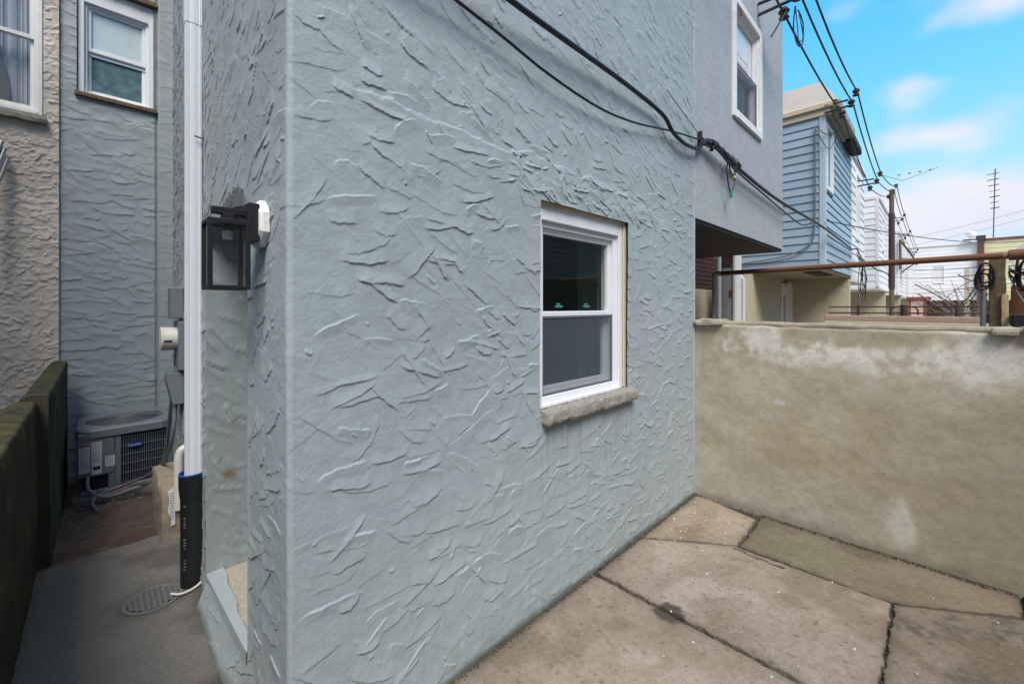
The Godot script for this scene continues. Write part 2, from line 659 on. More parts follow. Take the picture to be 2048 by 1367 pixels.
# ---------------------------------------------------------------- ground, alley floor and slabs
func ground_and_paving() -> void:
	var g := MB.new()
	g.face([Vector3(-300, -0.36, -300), Vector3(300, -0.36, -300), Vector3(300, -0.36, 300), Vector3(-300, -0.36, 300)], Vector3.UP)
	part("ground", g, M["dirt"], null, "structure")
	var b := MB.new()
	b.bx(0.38, 3.6, -0.3, -0.028, -1.5, 4.8, 0.0)
	part("patio_bed", b, M["dirt"], null, "structure")
	var yd := MB.new()
	yd.bx(3.62, 60.0, -0.3, -0.02, -3.0, 4.9, 0.0)
	part("yard_paving", yd, M["rubble_concrete"], null, "structure")
	var na := MB.new()
	na.bx(-1.15, -0.43, -0.34, -0.03, -5.9, 4.8, 0.0)
	part("neighbour_path", na, M["rubble_concrete"], null, "structure")

	# alley floor: smooth newer concrete, then an older brown floor that falls away
	var f1 := fnl(0.9, 3)
	var f2 := fnl(5.0, 4)
	for seg in 2:
		var s := Sheet.new()
		s.us = steps([[-0.32, 0.44, 0.02, 0.02]])
		s.vs = steps([[-3.63, 4.8, 0.02, 0.10]]) if seg == 0 else steps([[-5.95, -3.60, 0.03, 0.02]])
		s.start()
		for j in s.nv:
			for i in s.nu:
				var x := s.us[i]
				var z := s.vs[j]
				var k := j * s.nu + i
				var n1 := f1.get_noise_2d(x, z)
				var n2 := f2.get_noise_2d(x, z)
				var h := 0.004 * n1 + 0.0012 * n2
				var col := lin(0.19, 0.183, 0.172)
				if seg == 0:
					var d := Vector2(x - 0.2, z + 2.84).length()
					h -= 0.014 * exp(-d * d * 40.0)
					var edge := smoothstep(-3.63, -3.60, z + 0.01 * n2)
					h -= 0.05 * (1.0 - edge)
					col = col.lerp(lin(0.235, 0.222, 0.205), clampf(0.5 + n1 * 1.6, 0, 1))
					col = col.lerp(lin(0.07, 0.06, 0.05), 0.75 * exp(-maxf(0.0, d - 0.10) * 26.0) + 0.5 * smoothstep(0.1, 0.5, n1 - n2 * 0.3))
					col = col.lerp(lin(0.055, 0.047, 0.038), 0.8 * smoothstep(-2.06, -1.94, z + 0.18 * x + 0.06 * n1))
				else:
					h += -0.035 - 0.115 * clampf((-3.6 - z) / 1.3, 0.0, 1.0) + 0.012 * n2
					col = lin(0.17, 0.107, 0.077).lerp(lin(0.115, 0.078, 0.06), clampf(0.5 + n1 * 2.0, 0, 1)).lerp(lin(0.22, 0.155, 0.11), smoothstep(0.25, 0.6, n2))
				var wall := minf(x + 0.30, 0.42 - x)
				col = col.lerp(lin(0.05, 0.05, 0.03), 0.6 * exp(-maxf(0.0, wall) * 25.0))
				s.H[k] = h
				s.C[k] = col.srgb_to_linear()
		var P := PackedVector3Array()
		var N := PackedVector3Array()
		for u in s.us:
			P.append(Vector3(u, 0, 0))
			N.append(Vector3.UP)
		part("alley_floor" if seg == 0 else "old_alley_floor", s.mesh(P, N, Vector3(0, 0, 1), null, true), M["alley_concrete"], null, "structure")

	# concrete slabs of the patio, each between two broken edges
	var patio := Node3D.new()
	patio.name = "patio"
	patio.set_meta("kind", "structure")
	add_child(patio)
	var V := func(a: float, z: float) -> Vector2: return Vector2(a, z)
	slab(patio, [V.call(0.385, -1.40), V.call(0.385, -0.15)], [V.call(1.985, -1.362), V.call(1.995, -0.155)], lin(0.335, 0.275, 0.215), 1)
	slab(patio, [V.call(2.012, -1.362), V.call(2.015, -0.165)], [V.call(2.50, -1.362), V.call(2.845, -0.90), V.call(2.865, -0.165)], lin(0.34, 0.283, 0.228), 2)
	slab(patio, [V.call(2.52, -1.362), V.call(2.868, -0.892)], [V.call(3.43, -1.37), V.call(3.30, -0.90)], lin(0.35, 0.29, 0.215), 3)
	slab(patio, [V.call(2.884, -0.874), V.call(2.884, -0.17), V.call(3.20, 0.285)], [V.call(3.43, -0.888), V.call(3.43, -0.1), V.call(3.44, 0.295)], lin(0.22, 0.185, 0.135), 4)
	slab(patio, [V.call(2.012, -0.155), V.call(2.012, 1.3)], [V.call(2.872, -0.155), V.call(3.19, 0.305), V.call(3.44, 0.312), V.call(3.44, 1.3)], lin(0.24, 0.20, 0.15), 5)
	slab(patio, [V.call(0.385, -0.13), V.call(0.385, 1.3)], [V.call(1.995, -0.135), V.call(1.995, 1.3)], lin(0.30, 0.26, 0.22), 6)
	slab(patio, [V.call(0.385, 1.32), V.call(0.385, 4.8)], [V.call(3.44, 1.32), V.call(3.44, 4.8)], lin(0.30, 0.26, 0.22), 7)

	# grit and moss caught along the foot of the walls
	var grit := MB.new()
	rng.seed = 77
	for k in 900:
		var along := rf(0.45, 3.42)
		var p := Vector3(along, 0.0, -1.375 + rf(0.0, 0.03) * rf(0.3, 1.0) + 0.012)
		if k % 3 == 0:
			p = Vector3(3.40 - rf(0.0, 0.03), 0.0, rf(-1.36, 1.0))
		grit.box(p, Vector3(rf(0.003, 0.009), rf(0.003, 0.008), rf(0.003, 0.009)), 0.001, Basis.from_euler(Vector3(rf(0, 3), rf(0, 3), rf(0, 3))))
	for k in 500:
		var p := Vector3(2.0 + rf(-0.012, 0.012), -0.012, rf(-1.34, 0.6))
		if k % 2 == 0:
			p = Vector3(rf(2.0, 3.2), -0.012, -0.155 + rf(-0.012, 0.012))
		grit.box(p, Vector3(rf(0.003, 0.007), rf(0.003, 0.006), rf(0.003, 0.007)), 0.001, Basis.from_euler(Vector3(rf(0, 3), rf(0, 3), rf(0, 3))))
	var gr := part("dirt", grit, M["dirt"], null, "stuff")
	tag(gr, "dark grit packed along the foot of the walls and in slab joints", "dirt")
	var fl := MB.new()
	rng.seed = 91
	for k in 46:
		var p := Vector2(rf(1.0, 3.3), rf(-1.33, 0.2))
		if k < 22:
			p = Vector2(rf(2.62, 3.3), rf(-1.33, -0.95))
		var r := rf(0.002, 0.006) if k % 9 else rf(0.005, 0.009)
		var pts := []
		var a0 := rf(0, 6)
		for q in 8:
			var rr := r * rf(0.55, 1.1)
			pts.append(Vector3(p.x + cos(a0 + q * TAU / 8) * rr, 0.003, p.y + sin(a0 + q * TAU / 8) * rr))
		for q in 8:
			fl.face([Vector3(p.x, 0.0038, p.y), pts[q], pts[(q + 1) % 8]], Vector3.UP)
			var e: Vector3 = pts[q]
			var w: Vector3 = pts[(q + 1) % 8]
			fl.face([e, w, w - Vector3(0, 0.006, 0), e - Vector3(0, 0.006, 0)], (e + w) * 0.5 - Vector3(p.x, 0, p.y))
	var fo := part("paint_flecks", fl, M["fleck_white"], null, "stuff")
	tag(fo, "white flecks of dried plaster scattered over the patio slabs", "debris")

func along(line: Array, t: float) -> Vector2:
	var total := 0.0
	for k in line.size() - 1:
		total += line[k].distance_to(line[k + 1])
	var d := t * total
	for k in line.size() - 1:
		var l: float = line[k].distance_to(line[k + 1])
		if d <= l or k == line.size() - 2:
			return line[k].lerp(line[k + 1], minf(d / l, 1.0))
		d -= l
	return line[0]

func slab(patio: Node3D, left: Array, right: Array, col: Color, sd: int) -> void:
	var f0 := fnl(0.8, 30 + sd)
	var f1 := fnl(3.0, 40)
	var f2 := fnl(22.0, 41)
	var f3 := fnl(14.0, 50 + sd, 3)
	var base := col.srgb_to_linear()
	var s := Sheet.new()
	var ln := maxf(left[0].distance_to(left[-1]), right[0].distance_to(right[-1]))
	var wd := maxf(left[0].distance_to(right[0]), left[-1].distance_to(right[-1]))
	var cell := 0.012 if sd < 6 else 0.06
	var tu := PackedFloat32Array([0.0, 0.0, 0.004 / wd, 0.012 / wd])
	var nu := int(wd / cell)
	for i in range(1, nu):
		tu.append(lerpf(0.02 / wd, 1.0 - 0.02 / wd, float(i) / nu))
	tu.append_array([1.0 - 0.012 / wd, 1.0 - 0.004 / wd, 1.0, 1.0])
	var tv := PackedFloat32Array([0.0, 0.0, 0.004 / ln, 0.012 / ln])
	var nv := int(ln / cell)
	for i in range(1, nv):
		tv.append(lerpf(0.02 / ln, 1.0 - 0.02 / ln, float(i) / nv))
	tv.append_array([1.0 - 0.012 / ln, 1.0 - 0.004 / ln, 1.0, 1.0])
	nu = tu.size()
	nv = tv.size()
	var Vt := PackedVector3Array()
	var C := PackedColorArray()
	for j in nv:
		var a := along(left, tv[j])
		var b := along(right, tv[j])
		for i in nu:
			var p := a.lerp(b, tu[i])
			var ei := mini(i, nu - 1 - i)
			var ej := mini(j, nv - 1 - j)
			var e := mini(ei, ej)
			var de := minf(minf(tu[i], 1.0 - tu[i]) * wd, minf(tv[j], 1.0 - tv[j]) * ln)
			var n1 := f1.get_noise_2d(p.x, p.y)
			var n2 := f2.get_noise_2d(p.x, p.y)
			var n0 := f0.get_noise_2d(p.x, p.y)
			var q := p
			if e < 3:
				q += Vector2(f3.get_noise_2d(p.x, p.y), f3.get_noise_2d(p.x + 9.0, p.y)) * 0.012
			var y := 0.002 * n1 + 0.0009 * n2
			y -= 0.004 * smoothstep(0.02, 0.0, de)
			if e == 0:
				y = -0.04
			elif e == 1:
				y = -0.008
			if sd == 4 or sd == 5:
				y -= 0.006
			Vt.append(Vector3(q.x, y, q.y))
			var c := base
			c = c.lerp(Color(base.r * 1.25, base.g * 1.22, base.b * 1.22), clampf(n0 * 1.3, 0, 1) * 0.8)
			c = c.lerp(Color(base.r * 0.62, base.g * 0.6, base.b * 0.58), clampf(-n0 * 1.6 - 0.1, 0, 1))
			c = c.lerp(Color(base.r * 0.75, base.g * 0.70, base.b * 0.62), clampf(n1 * 1.4, 0, 1) * 0.6)
			var st := f0.get_noise_2d(p.x * 1.7 + 7.0, p.y * 1.7) + 0.5 * f1.get_noise_2d(p.x + 3.0, p.y)
			c = c.lerp(Color(base.r * 0.70, base.g * 0.66, base.b * 0.60), 0.75 * smoothstep(0.10, 0.45, st))
			c = c.lerp(Color(base.r * 1.28, base.g * 1.30, base.b * 1.36), 0.7 * smoothstep(0.15, 0.5, -st))
			if n2 > 0.42:
				c = c.lerp(Color(0.10, 0.08, 0.06), 0.7 * clampf((n2 - 0.42) * 6.0, 0, 1))
			elif n2 < -0.46:
				c = c.lerp(Color(0.48, 0.43, 0.37), 0.4 * clampf((-n2 - 0.46) * 6.0, 0, 1))
			if sd == 4:
				c = c.lerp(Color(0.17, 0.165, 0.085), 0.65 * smoothstep(0.34, 0.0, Vector2(p.x - 3.05, (p.y + 0.62) * 0.8).length() + 0.22 * n1 + 0.1 * n2))
				c = c.lerp(Color(0.28, 0.22, 0.15), 0.7 * smoothstep(-0.3, 0.1, p.y + 0.2 * n1))
			if sd == 5:
				c = c.lerp(Color(0.10, 0.085, 0.065), 0.7 * smoothstep(0.1, 0.6, n1 + n2 * 0.5))
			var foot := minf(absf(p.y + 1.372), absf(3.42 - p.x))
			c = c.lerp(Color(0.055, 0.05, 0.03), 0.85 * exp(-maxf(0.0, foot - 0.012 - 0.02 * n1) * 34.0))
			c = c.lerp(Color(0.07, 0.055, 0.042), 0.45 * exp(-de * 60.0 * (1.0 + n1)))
			# the mortar-filled break at a slab corner
			var br := Vector2(p.x - 1.995, p.y + 0.93).length() + 0.035 * n1 + 0.02 * n2
			c = c.lerp(Color(0.085, 0.07, 0.055), smoothstep(0.085, 0.06, br))
			if sd == 2:
				# a crack running in from the corner
				var cx := 2.86 - 0.55 * (-0.9 - p.y) * 0.0 - 0.12 * clampf((p.y + 0.9) / 0.2, 0, 1) + 0.02 * n1
				if p.y < -0.62 and p.y > -0.9 and absf(p.x - (2.80 + 0.25 * (p.y + 0.62) * -0.3 + 0.03 * n1)) < 0.007:
					c = Color(0.05, 0.04, 0.03)
					Vt[Vt.size() - 1].y -= 0.005
			C.append(c)
	var I := PackedInt32Array()
	for j in nv - 1:
		for i in nu - 1:
			var k := j * nu + i
			I.append_array([k, k + 1, k + nu + 1, k, k + nu + 1, k + nu])
	var NN := PackedVector3Array()
	NN.resize(nu * nv)
	for j in nv:
		for i in nu:
			var dx := Vt[j * nu + mini(i + 1, nu - 1)] - Vt[j * nu + maxi(i - 1, 0)]
			var dz := Vt[mini(j + 1, nv - 1) * nu + i] - Vt[maxi(j - 1, 0) * nu + i]
			NN[j * nu + i] = dz.cross(dx).normalized()
	var arr := []
	arr.resize(Mesh.ARRAY_MAX)
	arr[Mesh.ARRAY_VERTEX] = Vt
	arr[Mesh.ARRAY_NORMAL] = NN
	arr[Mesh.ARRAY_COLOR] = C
	arr[Mesh.ARRAY_INDEX] = I
	var m := ArrayMesh.new()
	m.add_surface_from_arrays(Mesh.PRIMITIVE_TRIANGLES, arr)
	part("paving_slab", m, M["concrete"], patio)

# ---------------------------------------------------------------- windows and siding
# a double-hung window in local axes: x to the right, y up, z out of the wall; origin at the lower left corner of its casing
func sash_window(house: Node3D, at: Transform3D, w: float, h: float, o: Dictionary) -> MeshInstance3D:
	var c: float = o.get("casing", 0.05)
	var ct: float = o.get("head", c)
	var cb: float = o.get("bottom", c)
	var fr: float = o.get("frame", 0.03)
	var z: float = o.get("z", 0.02)
	var dz: float = o.get("step", 0.025)
	var cm: Material = o.get("mat", M["vinyl_white"])
	var mb := MB.new()
	mb.xf = at
	mb.bx(0, c, 0, h, z - 0.05, z, 0.004)
	mb.bx(w - c, w, 0, h, z - 0.05, z, 0.004)
	mb.bx(c, w - c, h - ct, h, z - 0.052, z - 0.002, 0.004)
	mb.bx(c, w - c, 0, cb, z - 0.05, z + 0.006, 0.004)
	var win := part("window", mb, cm, house)
	var f := MB.new()
	f.xf = at
	var x0 := c
	var x1 := w - c
	var y0 := cb
	var y1 := h - ct
	var z1 := z - dz
	f.bx(x0, x0 + fr, y0, y1, z1 - 0.09, z1, 0.003)
	f.bx(x1 - fr, x1, y0, y1, z1 - 0.09, z1, 0.003)
	f.bx(x0 + fr, x1 - fr, y1 - fr, y1, z1 - 0.091, z1 - 0.002, 0.003)
	f.bx(x0 + fr, x1 - fr, y0, y0 + fr, z1 - 0.091, z1 - 0.002, 0.003)
	f.bx(x0 + fr, x1 - fr, y1 - fr - 0.014, y1 - fr, z1 - 0.05, z1 - 0.016, 0.002)
	part("frame", f, cm, win)
	x0 += fr; x1 -= fr; y0 += fr; y1 -= fr
	var ym: float = lerpf(y0, y1, o.get("split", 0.5))
	var sr := 0.028
	for k in 2:
		var zz := z1 - 0.022 - 0.03 * (1 - k)
		var a := y0 if k == 0 else ym - 0.012
		var b := ym + 0.018 if k == 0 else y1
		var sb := MB.new()
		sb.xf = at
		sb.bx(x0, x0 + sr, a, b, zz - 0.028, zz, 0.003)
		sb.bx(x1 - sr, x1, a, b, zz - 0.028, zz, 0.003)
		sb.bx(x0 + sr, x1 - sr, a, a + sr * 1.3, zz - 0.029, zz - 0.001, 0.003)
		sb.bx(x0 + sr, x1 - sr, b - sr, b, zz - 0.029, zz - 0.001, 0.003)
		part("sash", sb, o.get("sash_mat", cm), win)
		var gb := MB.new()
		gb.xf = at
		gb.face([Vector3(x0 + sr, a, zz - 0.014), Vector3(x1 - sr, a, zz - 0.014), Vector3(x1 - sr, b, zz - 0.014), Vector3(x0 + sr, b, zz - 0.014)], Vector3(0, 0, 1))
		part("pane", gb, o.get("glass_top", o.get("glass", M["glass"])) if k == 1 else o.get("glass", M["glass"]), win)
	if o.get("screen", false):
		var sb := MB.new()
		sb.xf = at
		sb.face([Vector3(x0, y0, z1 - 0.012), Vector3(x1, y0, z1 - 0.012), Vector3(x1, ym, z1 - 0.012), Vector3(x0, ym, z1 - 0.012)], Vector3(0, 0, 1))
		part("insect_screen", sb, M["screen"], win)
		var sf := MB.new()
		sf.xf = at
		for q: Array in [[x0, x0 + 0.012, y0, ym], [x1 - 0.012, x1, y0, ym], [x0, x1, y0, y0 + 0.012], [x0, x1, ym - 0.012, ym]]:
			sf.bx(q[0], q[1], q[2], q[3], z1 - 0.016, z1 - 0.008, 0.001)
		part("screen_frame", sf, M["wire_grey"], win)
	if o.has("blind"):
		var bb := MB.new()
		bb.xf = at
		var y: float = lerpf(y0, y1, o.get("blind_from", 0.0))
		while y < y1:
			bb.box(Vector3((x0 + x1) * 0.5, y, z1 - 0.125), Vector3(x1 - x0 + 0.02, 0.003, 0.045), 0.0, Basis(Vector3.RIGHT, o.get("tilt", 1.1)))
			y += 0.04
		part("blind", bb, o["blind"], win)
	if o.get("backing", true):
		var bk := MB.new()
		bk.xf = at
		bk.bx(x0 - 0.1, x1 + 0.1, y0 - 0.1, y1 + 0.1, z1 - 0.62, z1 - 0.6, 0.0)
		bk.bx(x0 - 0.1, x1 + 0.1, y0 - 0.12, y0 - 0.1, z1 - 0.62, z1 - 0.1, 0.0)
		bk.bx(x0 - 0.1, x1 + 0.1, y1 + 0.1, y1 + 0.12, z1 - 0.62, z1 - 0.1, 0.0)
		bk.bx(x0 - 0.12, x0 - 0.1, y0 - 0.12, y1 + 0.12, z1 - 0.62, z1 - 0.1, 0.0)
		bk.bx(x1 + 0.1, x1 + 0.12, y0 - 0.12, y1 + 0.12, z1 - 0.62, z1 - 0.1, 0.0)
		part("room", bk, M["room_dark"], win)
	return win

# lapped boards on a wall; openings in wall coordinates; joined past the distance where boards can be told apart
func siding(house: Node3D, at: Transform3D, length: float, height: float, pitch: float, mats: Array, holes: Array = [], joined := false) -> void:
	var all := MB.new()
	all.xf = at
	var cache := {}
	var n := int(round(height / pitch))
	pitch = height / n
	for k in n:
		var runs := [[0.0, length]]
		for r: Rect2 in holes:
			var y := (k + 0.5) * pitch
			if y > r.position.y and y < r.end.y:
				var next := []
				for q: Array in runs:
					if r.end.x <= q[0] or r.position.x >= q[1]:
						next.append(q)
						continue
					if r.position.x > q[0] + 0.02:
						next.append([q[0], r.position.x])
					if r.end.x < q[1] - 0.02:
						next.append([r.end.x, q[1]])
				runs = next
		for q: Array in runs:
			var l: float = q[1] - q[0]
			var key := "%.3f" % l
			if joined or not cache.has(key):
				var b := all if joined else MB.new()
				var o := Vector3(q[0], k * pitch, 0) if joined else Vector3.ZERO
				var pr := [Vector3(0, 0, 0), Vector3(0, -0.012, 0.002), Vector3(0, -0.012, 0.022), Vector3(0, -0.006, 0.024), Vector3(0, pitch - 0.012, 0.008), Vector3(0, pitch - 0.012, 0.0)]
				for e in 6:
					var p0: Vector3 = pr[e] + o
					var p1: Vector3 = pr[(e + 1) % 6] + o
					b.face([p0, p1, p1 + Vector3(l, 0, 0), p0 + Vector3(l, 0, 0)], (p0 + p1) * 0.5 - o - Vector3(0, pitch * 0.5 - 0.012, 0.010))
				for x: float in [0.0, l]:
					var pts := []
					for e in 6:
						pts.append(pr[e] + o + Vector3(x, 0, 0))
					b.face(pts, Vector3(-1 if x == 0.0 else 1, 0, 0))
				if not joined:
					cache[key] = b.mesh()
			if not joined:
				inst("plank", cache[key], mats[rng.randi() % mats.size()], house, at * Transform3D(Basis.IDENTITY, Vector3(q[0], k * pitch, 0)))
	if joined:
		part("siding", all, mats[0], house, "stuff")

# ---------------------------------------------------------------- the grey-blue stucco house
func door_head(u: float) -> float:
	var q := (u + 0.74) / 0.42
	return 1.84 + 0.07 * maxf(0.0, 1.0 - q * q * (0.6 if q < 0.0 else 1.2))

func stucco_house() -> void:
	var house := thing("stucco_house", "grey-blue house of rough trowelled stucco with white kitchen window and cable drop", "house", Vector3(0.407, 0, -1.375))
	var paint: Material = M["stucco_paint"]
	# the side wall on the alley and the yard wall are one skin that runs round the corner
	var s := Sheet.new()
	var r := 0.018
	s.us = steps([[-2.70, -1.30, 0.03, 0.016], [-1.30, -0.03, 0.0105, 0.0075], [-0.03, 0.03, 0.005, 0.005], [0.03, 3.013, 0.0029, 0.0058]])
	s.vs = steps([[-0.06, 2.45, 0.0032, 0.0032], [2.45, 4.45, 0.0052, 0.008]])
	s.start()
	s.edge = 0.0022
	rng.seed = 12
	# trowel strokes, course by course
	var row := 0.0
	# shallow sweeps that only catch the light
	for k in 620:
		s.stamp(rf(-1.3, 3.0), rf(0.0, 4.4), rf(-0.9, 0.6), rf(0.10, 0.26), rf(0.03, 0.08), rf(0.0005, 0.0015), 1.0 if k % 3 else -1.0, rf(0, 6.28))
	# the strokes themselves, scattered on a loose grid
	row = -0.02
	while row < 4.45:
		var u := -2.7
		var near := row < 2.3
		while u < 3.03:
			var far := clampf(u / 3.0, 0.0, 1.0)
			var L := rf(0.08, 0.24) * lerpf(1.0, 0.68, far)
			var W := rf(0.032, 0.08) * lerpf(1.0, 0.75, far)
			var a := rng.randfn(0.02, 0.20)
			if not near:
				a = rng.randfn(-0.50, 0.25)
				L = rf(0.07, 0.18)
			elif rng.randf() < 0.34:
				a = rf(-1.1, 1.0)
			if row < 1.75 and row > 1.2 and u > 0.25 and u < 1.05 and rng.randf() < 0.6:
				a = rf(-1.0, -0.35)
			if u < 0.0:
				a = rf(-0.1, 1.1)
			var cu := u + rf(-0.09, 0.09)
			var cv := row + rf(-0.05, 0.05)
			var keep := rng.randf() < 0.72
			if absf(cu) < 0.11:
				keep = rng.randf() < 0.2
			if keep:
				s.stamp(cu, cv, a, L, W, rf(0.0008, 0.0040), 1.0 if rng.randf() < 0.80 else -1.0, rf(0, 6.28))
			u += lerpf(0.135, 0.085, far) if near else 0.10
		row += 0.052 if near else 0.056
	# short dabs and drips left by the edge of the trowel
	for k in 260:
		s.stamp(rf(-1.2, 3.0), rf(0.0, 4.3), rf(-1.3, 1.3), rf(0.015, 0.06), rf(0.008, 0.018), rf(0.0015, 0.004), 1.0, rf(0, 6.28))
	# dense overlapping strokes of the patch above the window
	for k in 95:
		s.stamp(rf(0.95, 2.35), 2.05 + rf(0.0, 0.22) * rf(0.2, 1.0), rf(-1.3, 0.1), rf(0.04, 0.19), rf(0.012, 0.05), rf(0.0015, 0.0055), 1.0 if k % 4 else -1.0, rf(0, 6.28))
	var f0 := fnl(0.7, 60)
	var f1 := fnl(3.2, 61)
	var f2 := fnl(26.0, 62, 3)
	var f3 := fnl(9.0, 63, 4)
	for j in s.nv:
		var y := s.vs[j]
		for i in s.nu:
			var u := s.us[i]
			var k := j * s.nu + i
			var n0 := f0.get_noise_2d(u, y)
			var n1 := f1.get_noise_2d(u, y)
			var n2 := f2.get_noise_2d(u, y)
			var n3 := f3.get_noise_2d(u, y)
			var h := s.H[k]
			if absf(u) < 0.05:
				h *= smoothstep(0.0, 0.05, absf(u)) * 0.7 + 0.3
			h += 0.006 * n0 + 0.0022 * n1 + 0.0006 * n2
			# thicker coat below an old lintel line
			if u > 0.1 and u < 2.7:
				var ln := 2.235 - 0.05 * u + 0.03 * n1 + 0.012 * n3
				if u > 0.7:
					ln += 0.05 * smoothstep(0.7, 1.2, u) - 0.06 * smoothstep(1.9, 2.4, u)
				h += 0.0045 * smoothstep(0.012, -0.002, y - ln) * smoothstep(2.7, 2.3, u) * smoothstep(0.1, 0.3, u) * smoothstep(1.2, 1.9, y)
			# flared foot on the alley side
			if u < -0.03:
				h += (0.012 + 0.045 * smoothstep(-0.3, -0.7, u) * smoothstep(-1.33, -1.22, u)) * pow(clampf(1.0 - y / 0.2, 0.0, 1.0), 2.0)
			s.H[k] = h
			var v := 0.96 + 0.07 * n0 + 0.03 * n1
			var c := Color(v, v, v)
			if u > 0.0:
				# rain streaks under the sill and dust settled on the lower wall
				var stk := f3.get_noise_2d(u * 3.0, y * 0.15)
				if y < 0.93 and u > 1.1 and u < 2.05:
					c = c.lerp(Color(0.70, 0.68, 0.62), 0.55 * smoothstep(0.25, 0.93, y) * clampf(stk * 1.8 + 0.1, 0, 1))
				c = c.lerp(Color(0.86, 0.84, 0.80), 0.5 * clampf(0.4 + 1.5 * stk, 0, 1) * smoothstep(0.55, 0.0, y + 0.2 * n1))
			if y < 0.2:
				c = c.lerp(Color(0.30, 0.27, 0.19), 0.75 * smoothstep(0.035 + 0.03 * n1, 0.0, y))
			if u < -0.05:
				# bare cement where the paint stops above the doorway
				var pq := Vector2((u + 0.72) / 0.24, (y - 1.89) / 0.09).length() + 0.2 * n3
				c = c.lerp(Color(0.36, 0.32, 0.31), 0.9 * smoothstep(1.1, 0.95, pq))
				# an unpainted strip down the edge of the old wall and a rust stain
				c = c.lerp(Color(0.55, 0.50, 0.46), 0.7 * smoothstep(-1.32, -1.36, u) * smoothstep(-0.1, 0.25, n3))
			s.C[k] = c
	var P := PackedVector3Array()
	var N := PackedVector3Array()
	for u in s.us:
		if u < -r:
			P.append(Vector3(0.407, 0, -1.375 + u))
			N.append(Vector3(-1, 0, 0))
		elif u > r:
			P.append(Vector3(0.407 + u, 0, -1.375))
			N.append(Vector3(0, 0, 1))
		else:
			var a := (u + r) / (2.0 * r) * PI * 0.5
			var rr := r * 1.0
			P.append(Vector3(0.407 + rr - rr * cos(a), 0, -1.375 - rr + rr * sin(a)))
			N.append(Vector3(-cos(a), 0, sin(a)))
	var hole := func(u: float, y: float) -> bool:
		if u > 1.142 and u < 1.968 and y > 0.975 and y < 2.022:
			return true
		return u > -1.285 and u < -0.445 and y > 0.10 + 0.09 * (u + 1.285) / 0.84 and y < door_head(u)
	part("wall", s.mesh(P, N, Vector3.UP, hole, true), paint, house)
	# walls and roof above and behind
	var up := MB.new()
	up.bx(0.415, 3.42, 4.44, 6.0, -1.40, -1.378, 0.0)
	up.bx(0.41, 0.43, 4.44, 6.0, -4.06, -1.40, 0.0)
	up.bx(3.40, 3.42, -0.2, 6.0, -4.06, -1.40, 0.0)
	up.bx(0.41, 3.42, -0.2, 6.0, -4.09, -4.06, 0.0)
	part("upper_wall", up, M["smooth_grey"], house)
	var rf_ := MB.new()
	rf_.bx(0.38, 3.45, 6.0, 6.1, -6.2, -1.33, 0.01)
	rf_.bx(-0.27, 0.38, 6.0, 6.1, -6.2, -5.85, 0.01)
	part("roof", rf_, M["soffit_dark"], house)
	var bead := MB.new()
	bead.bx(3.405, 3.428, 0.0, 6.0, -1.42, -1.372, 0.006)
	part("corner_trim", bead, M["smooth_grey"], house)

	# reveal of the arched side doorway, its own trowelled skin
	var rv := Sheet.new()
	var prof := []
	for k in 30:
		prof.append(Vector2(-1.82, lerpf(0.0, door_head(-0.445), k / 30.0)))
	for k in 41:
		var u := -0.445 - 0.84 * k / 40.0
		prof.append(Vector2(-1.375 + u, door_head(u)))
	for k in 160:
		prof.append(Vector2(-2.66, lerpf(door_head(-1.285), 0.0, (k + 1) / 160.0)))
	var dd := 0.0
	for k in prof.size():
		if k > 0:
			dd += maxf(prof[k].distance_to(prof[k - 1]), 1e-4)
		rv.us.append(dd)
	rv.vs = steps([[0.0, 0.42, 0.008, 0.012]])
	rv.start()
	for k in 90:
		rv.stamp(rf(2.7, 4.9), rf(0.0, 0.35), rf(0.3, 1.3), rf(0.08, 0.2), rf(0.02, 0.05), rf(0.003, 0.006), 1.0 if k % 3 else -1.0, rf(0, 6))
	P = PackedVector3Array()
	N = PackedVector3Array()
	for k in prof.size():
		P.append(Vector3(0.400, prof[k].y, prof[k].x))
		var t: Vector2 = prof[mini(k + 1, prof.size() - 1)] - prof[maxi(k - 1, 0)]
		N.append(Vector3(0, -absf(t.x) if absf(t.x) > 1e-5 else 0.0, -t.y if absf(t.y) > 1e-5 else 0.0).normalized())
	for k in prof.size():
		if k < 30:
			N[k] = Vector3(0, 0, -1)
		elif k > 70:
			N[k] = Vector3(0, 0, 1)
		else:
			N[k] = Vector3(0, -1, (-2.2 - prof[k].x) * 0.5).normalized()
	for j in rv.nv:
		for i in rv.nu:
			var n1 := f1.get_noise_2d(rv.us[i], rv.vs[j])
			var c := Color(0.74, 0.74, 0.73).lerp(Color(0.36, 0.33, 0.32), 0.8 * smoothstep(1.80, 1.86, prof[i].y)).lerp(Color(0.6, 0.38, 0.25), smoothstep(0.05, 0.0, Vector2(rv.us[i] - 3.95, (rv.vs[j] - 0.1) * 1.0).length() + 0.02 * n1))  # base tone lowered: recess shade painted in, besides bare cement and rust
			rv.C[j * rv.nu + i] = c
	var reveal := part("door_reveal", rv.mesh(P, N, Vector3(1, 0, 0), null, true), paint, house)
	var door := MB.new()
	door.bx(0.80, 0.84, 0.1, 2.1, -2.70, -1.78, 0.0)
	part("door", door, M["sash_dark"], house)
	var sp := MB.new()
	sp.xf = Transform3D(Basis(Vector3(1, 0, 0), Vector3(0, 1, 0), Vector3(0, 0.1, 1)), Vector3.ZERO)
	sp = rough_box(0.404, 0.82, -0.05, 0.0, -2.655, -1.825, 0.03, 0.006, 6.0, 5)
	for k in sp.v.size():
		sp.v[k].y += 0.112 + 0.085 * (sp.v[k].z + 2.66) / 0.84
	part("door_step", sp, M["step_concrete"], house)

	# painted lip along the alley side of the step
	var lip := MB.new()
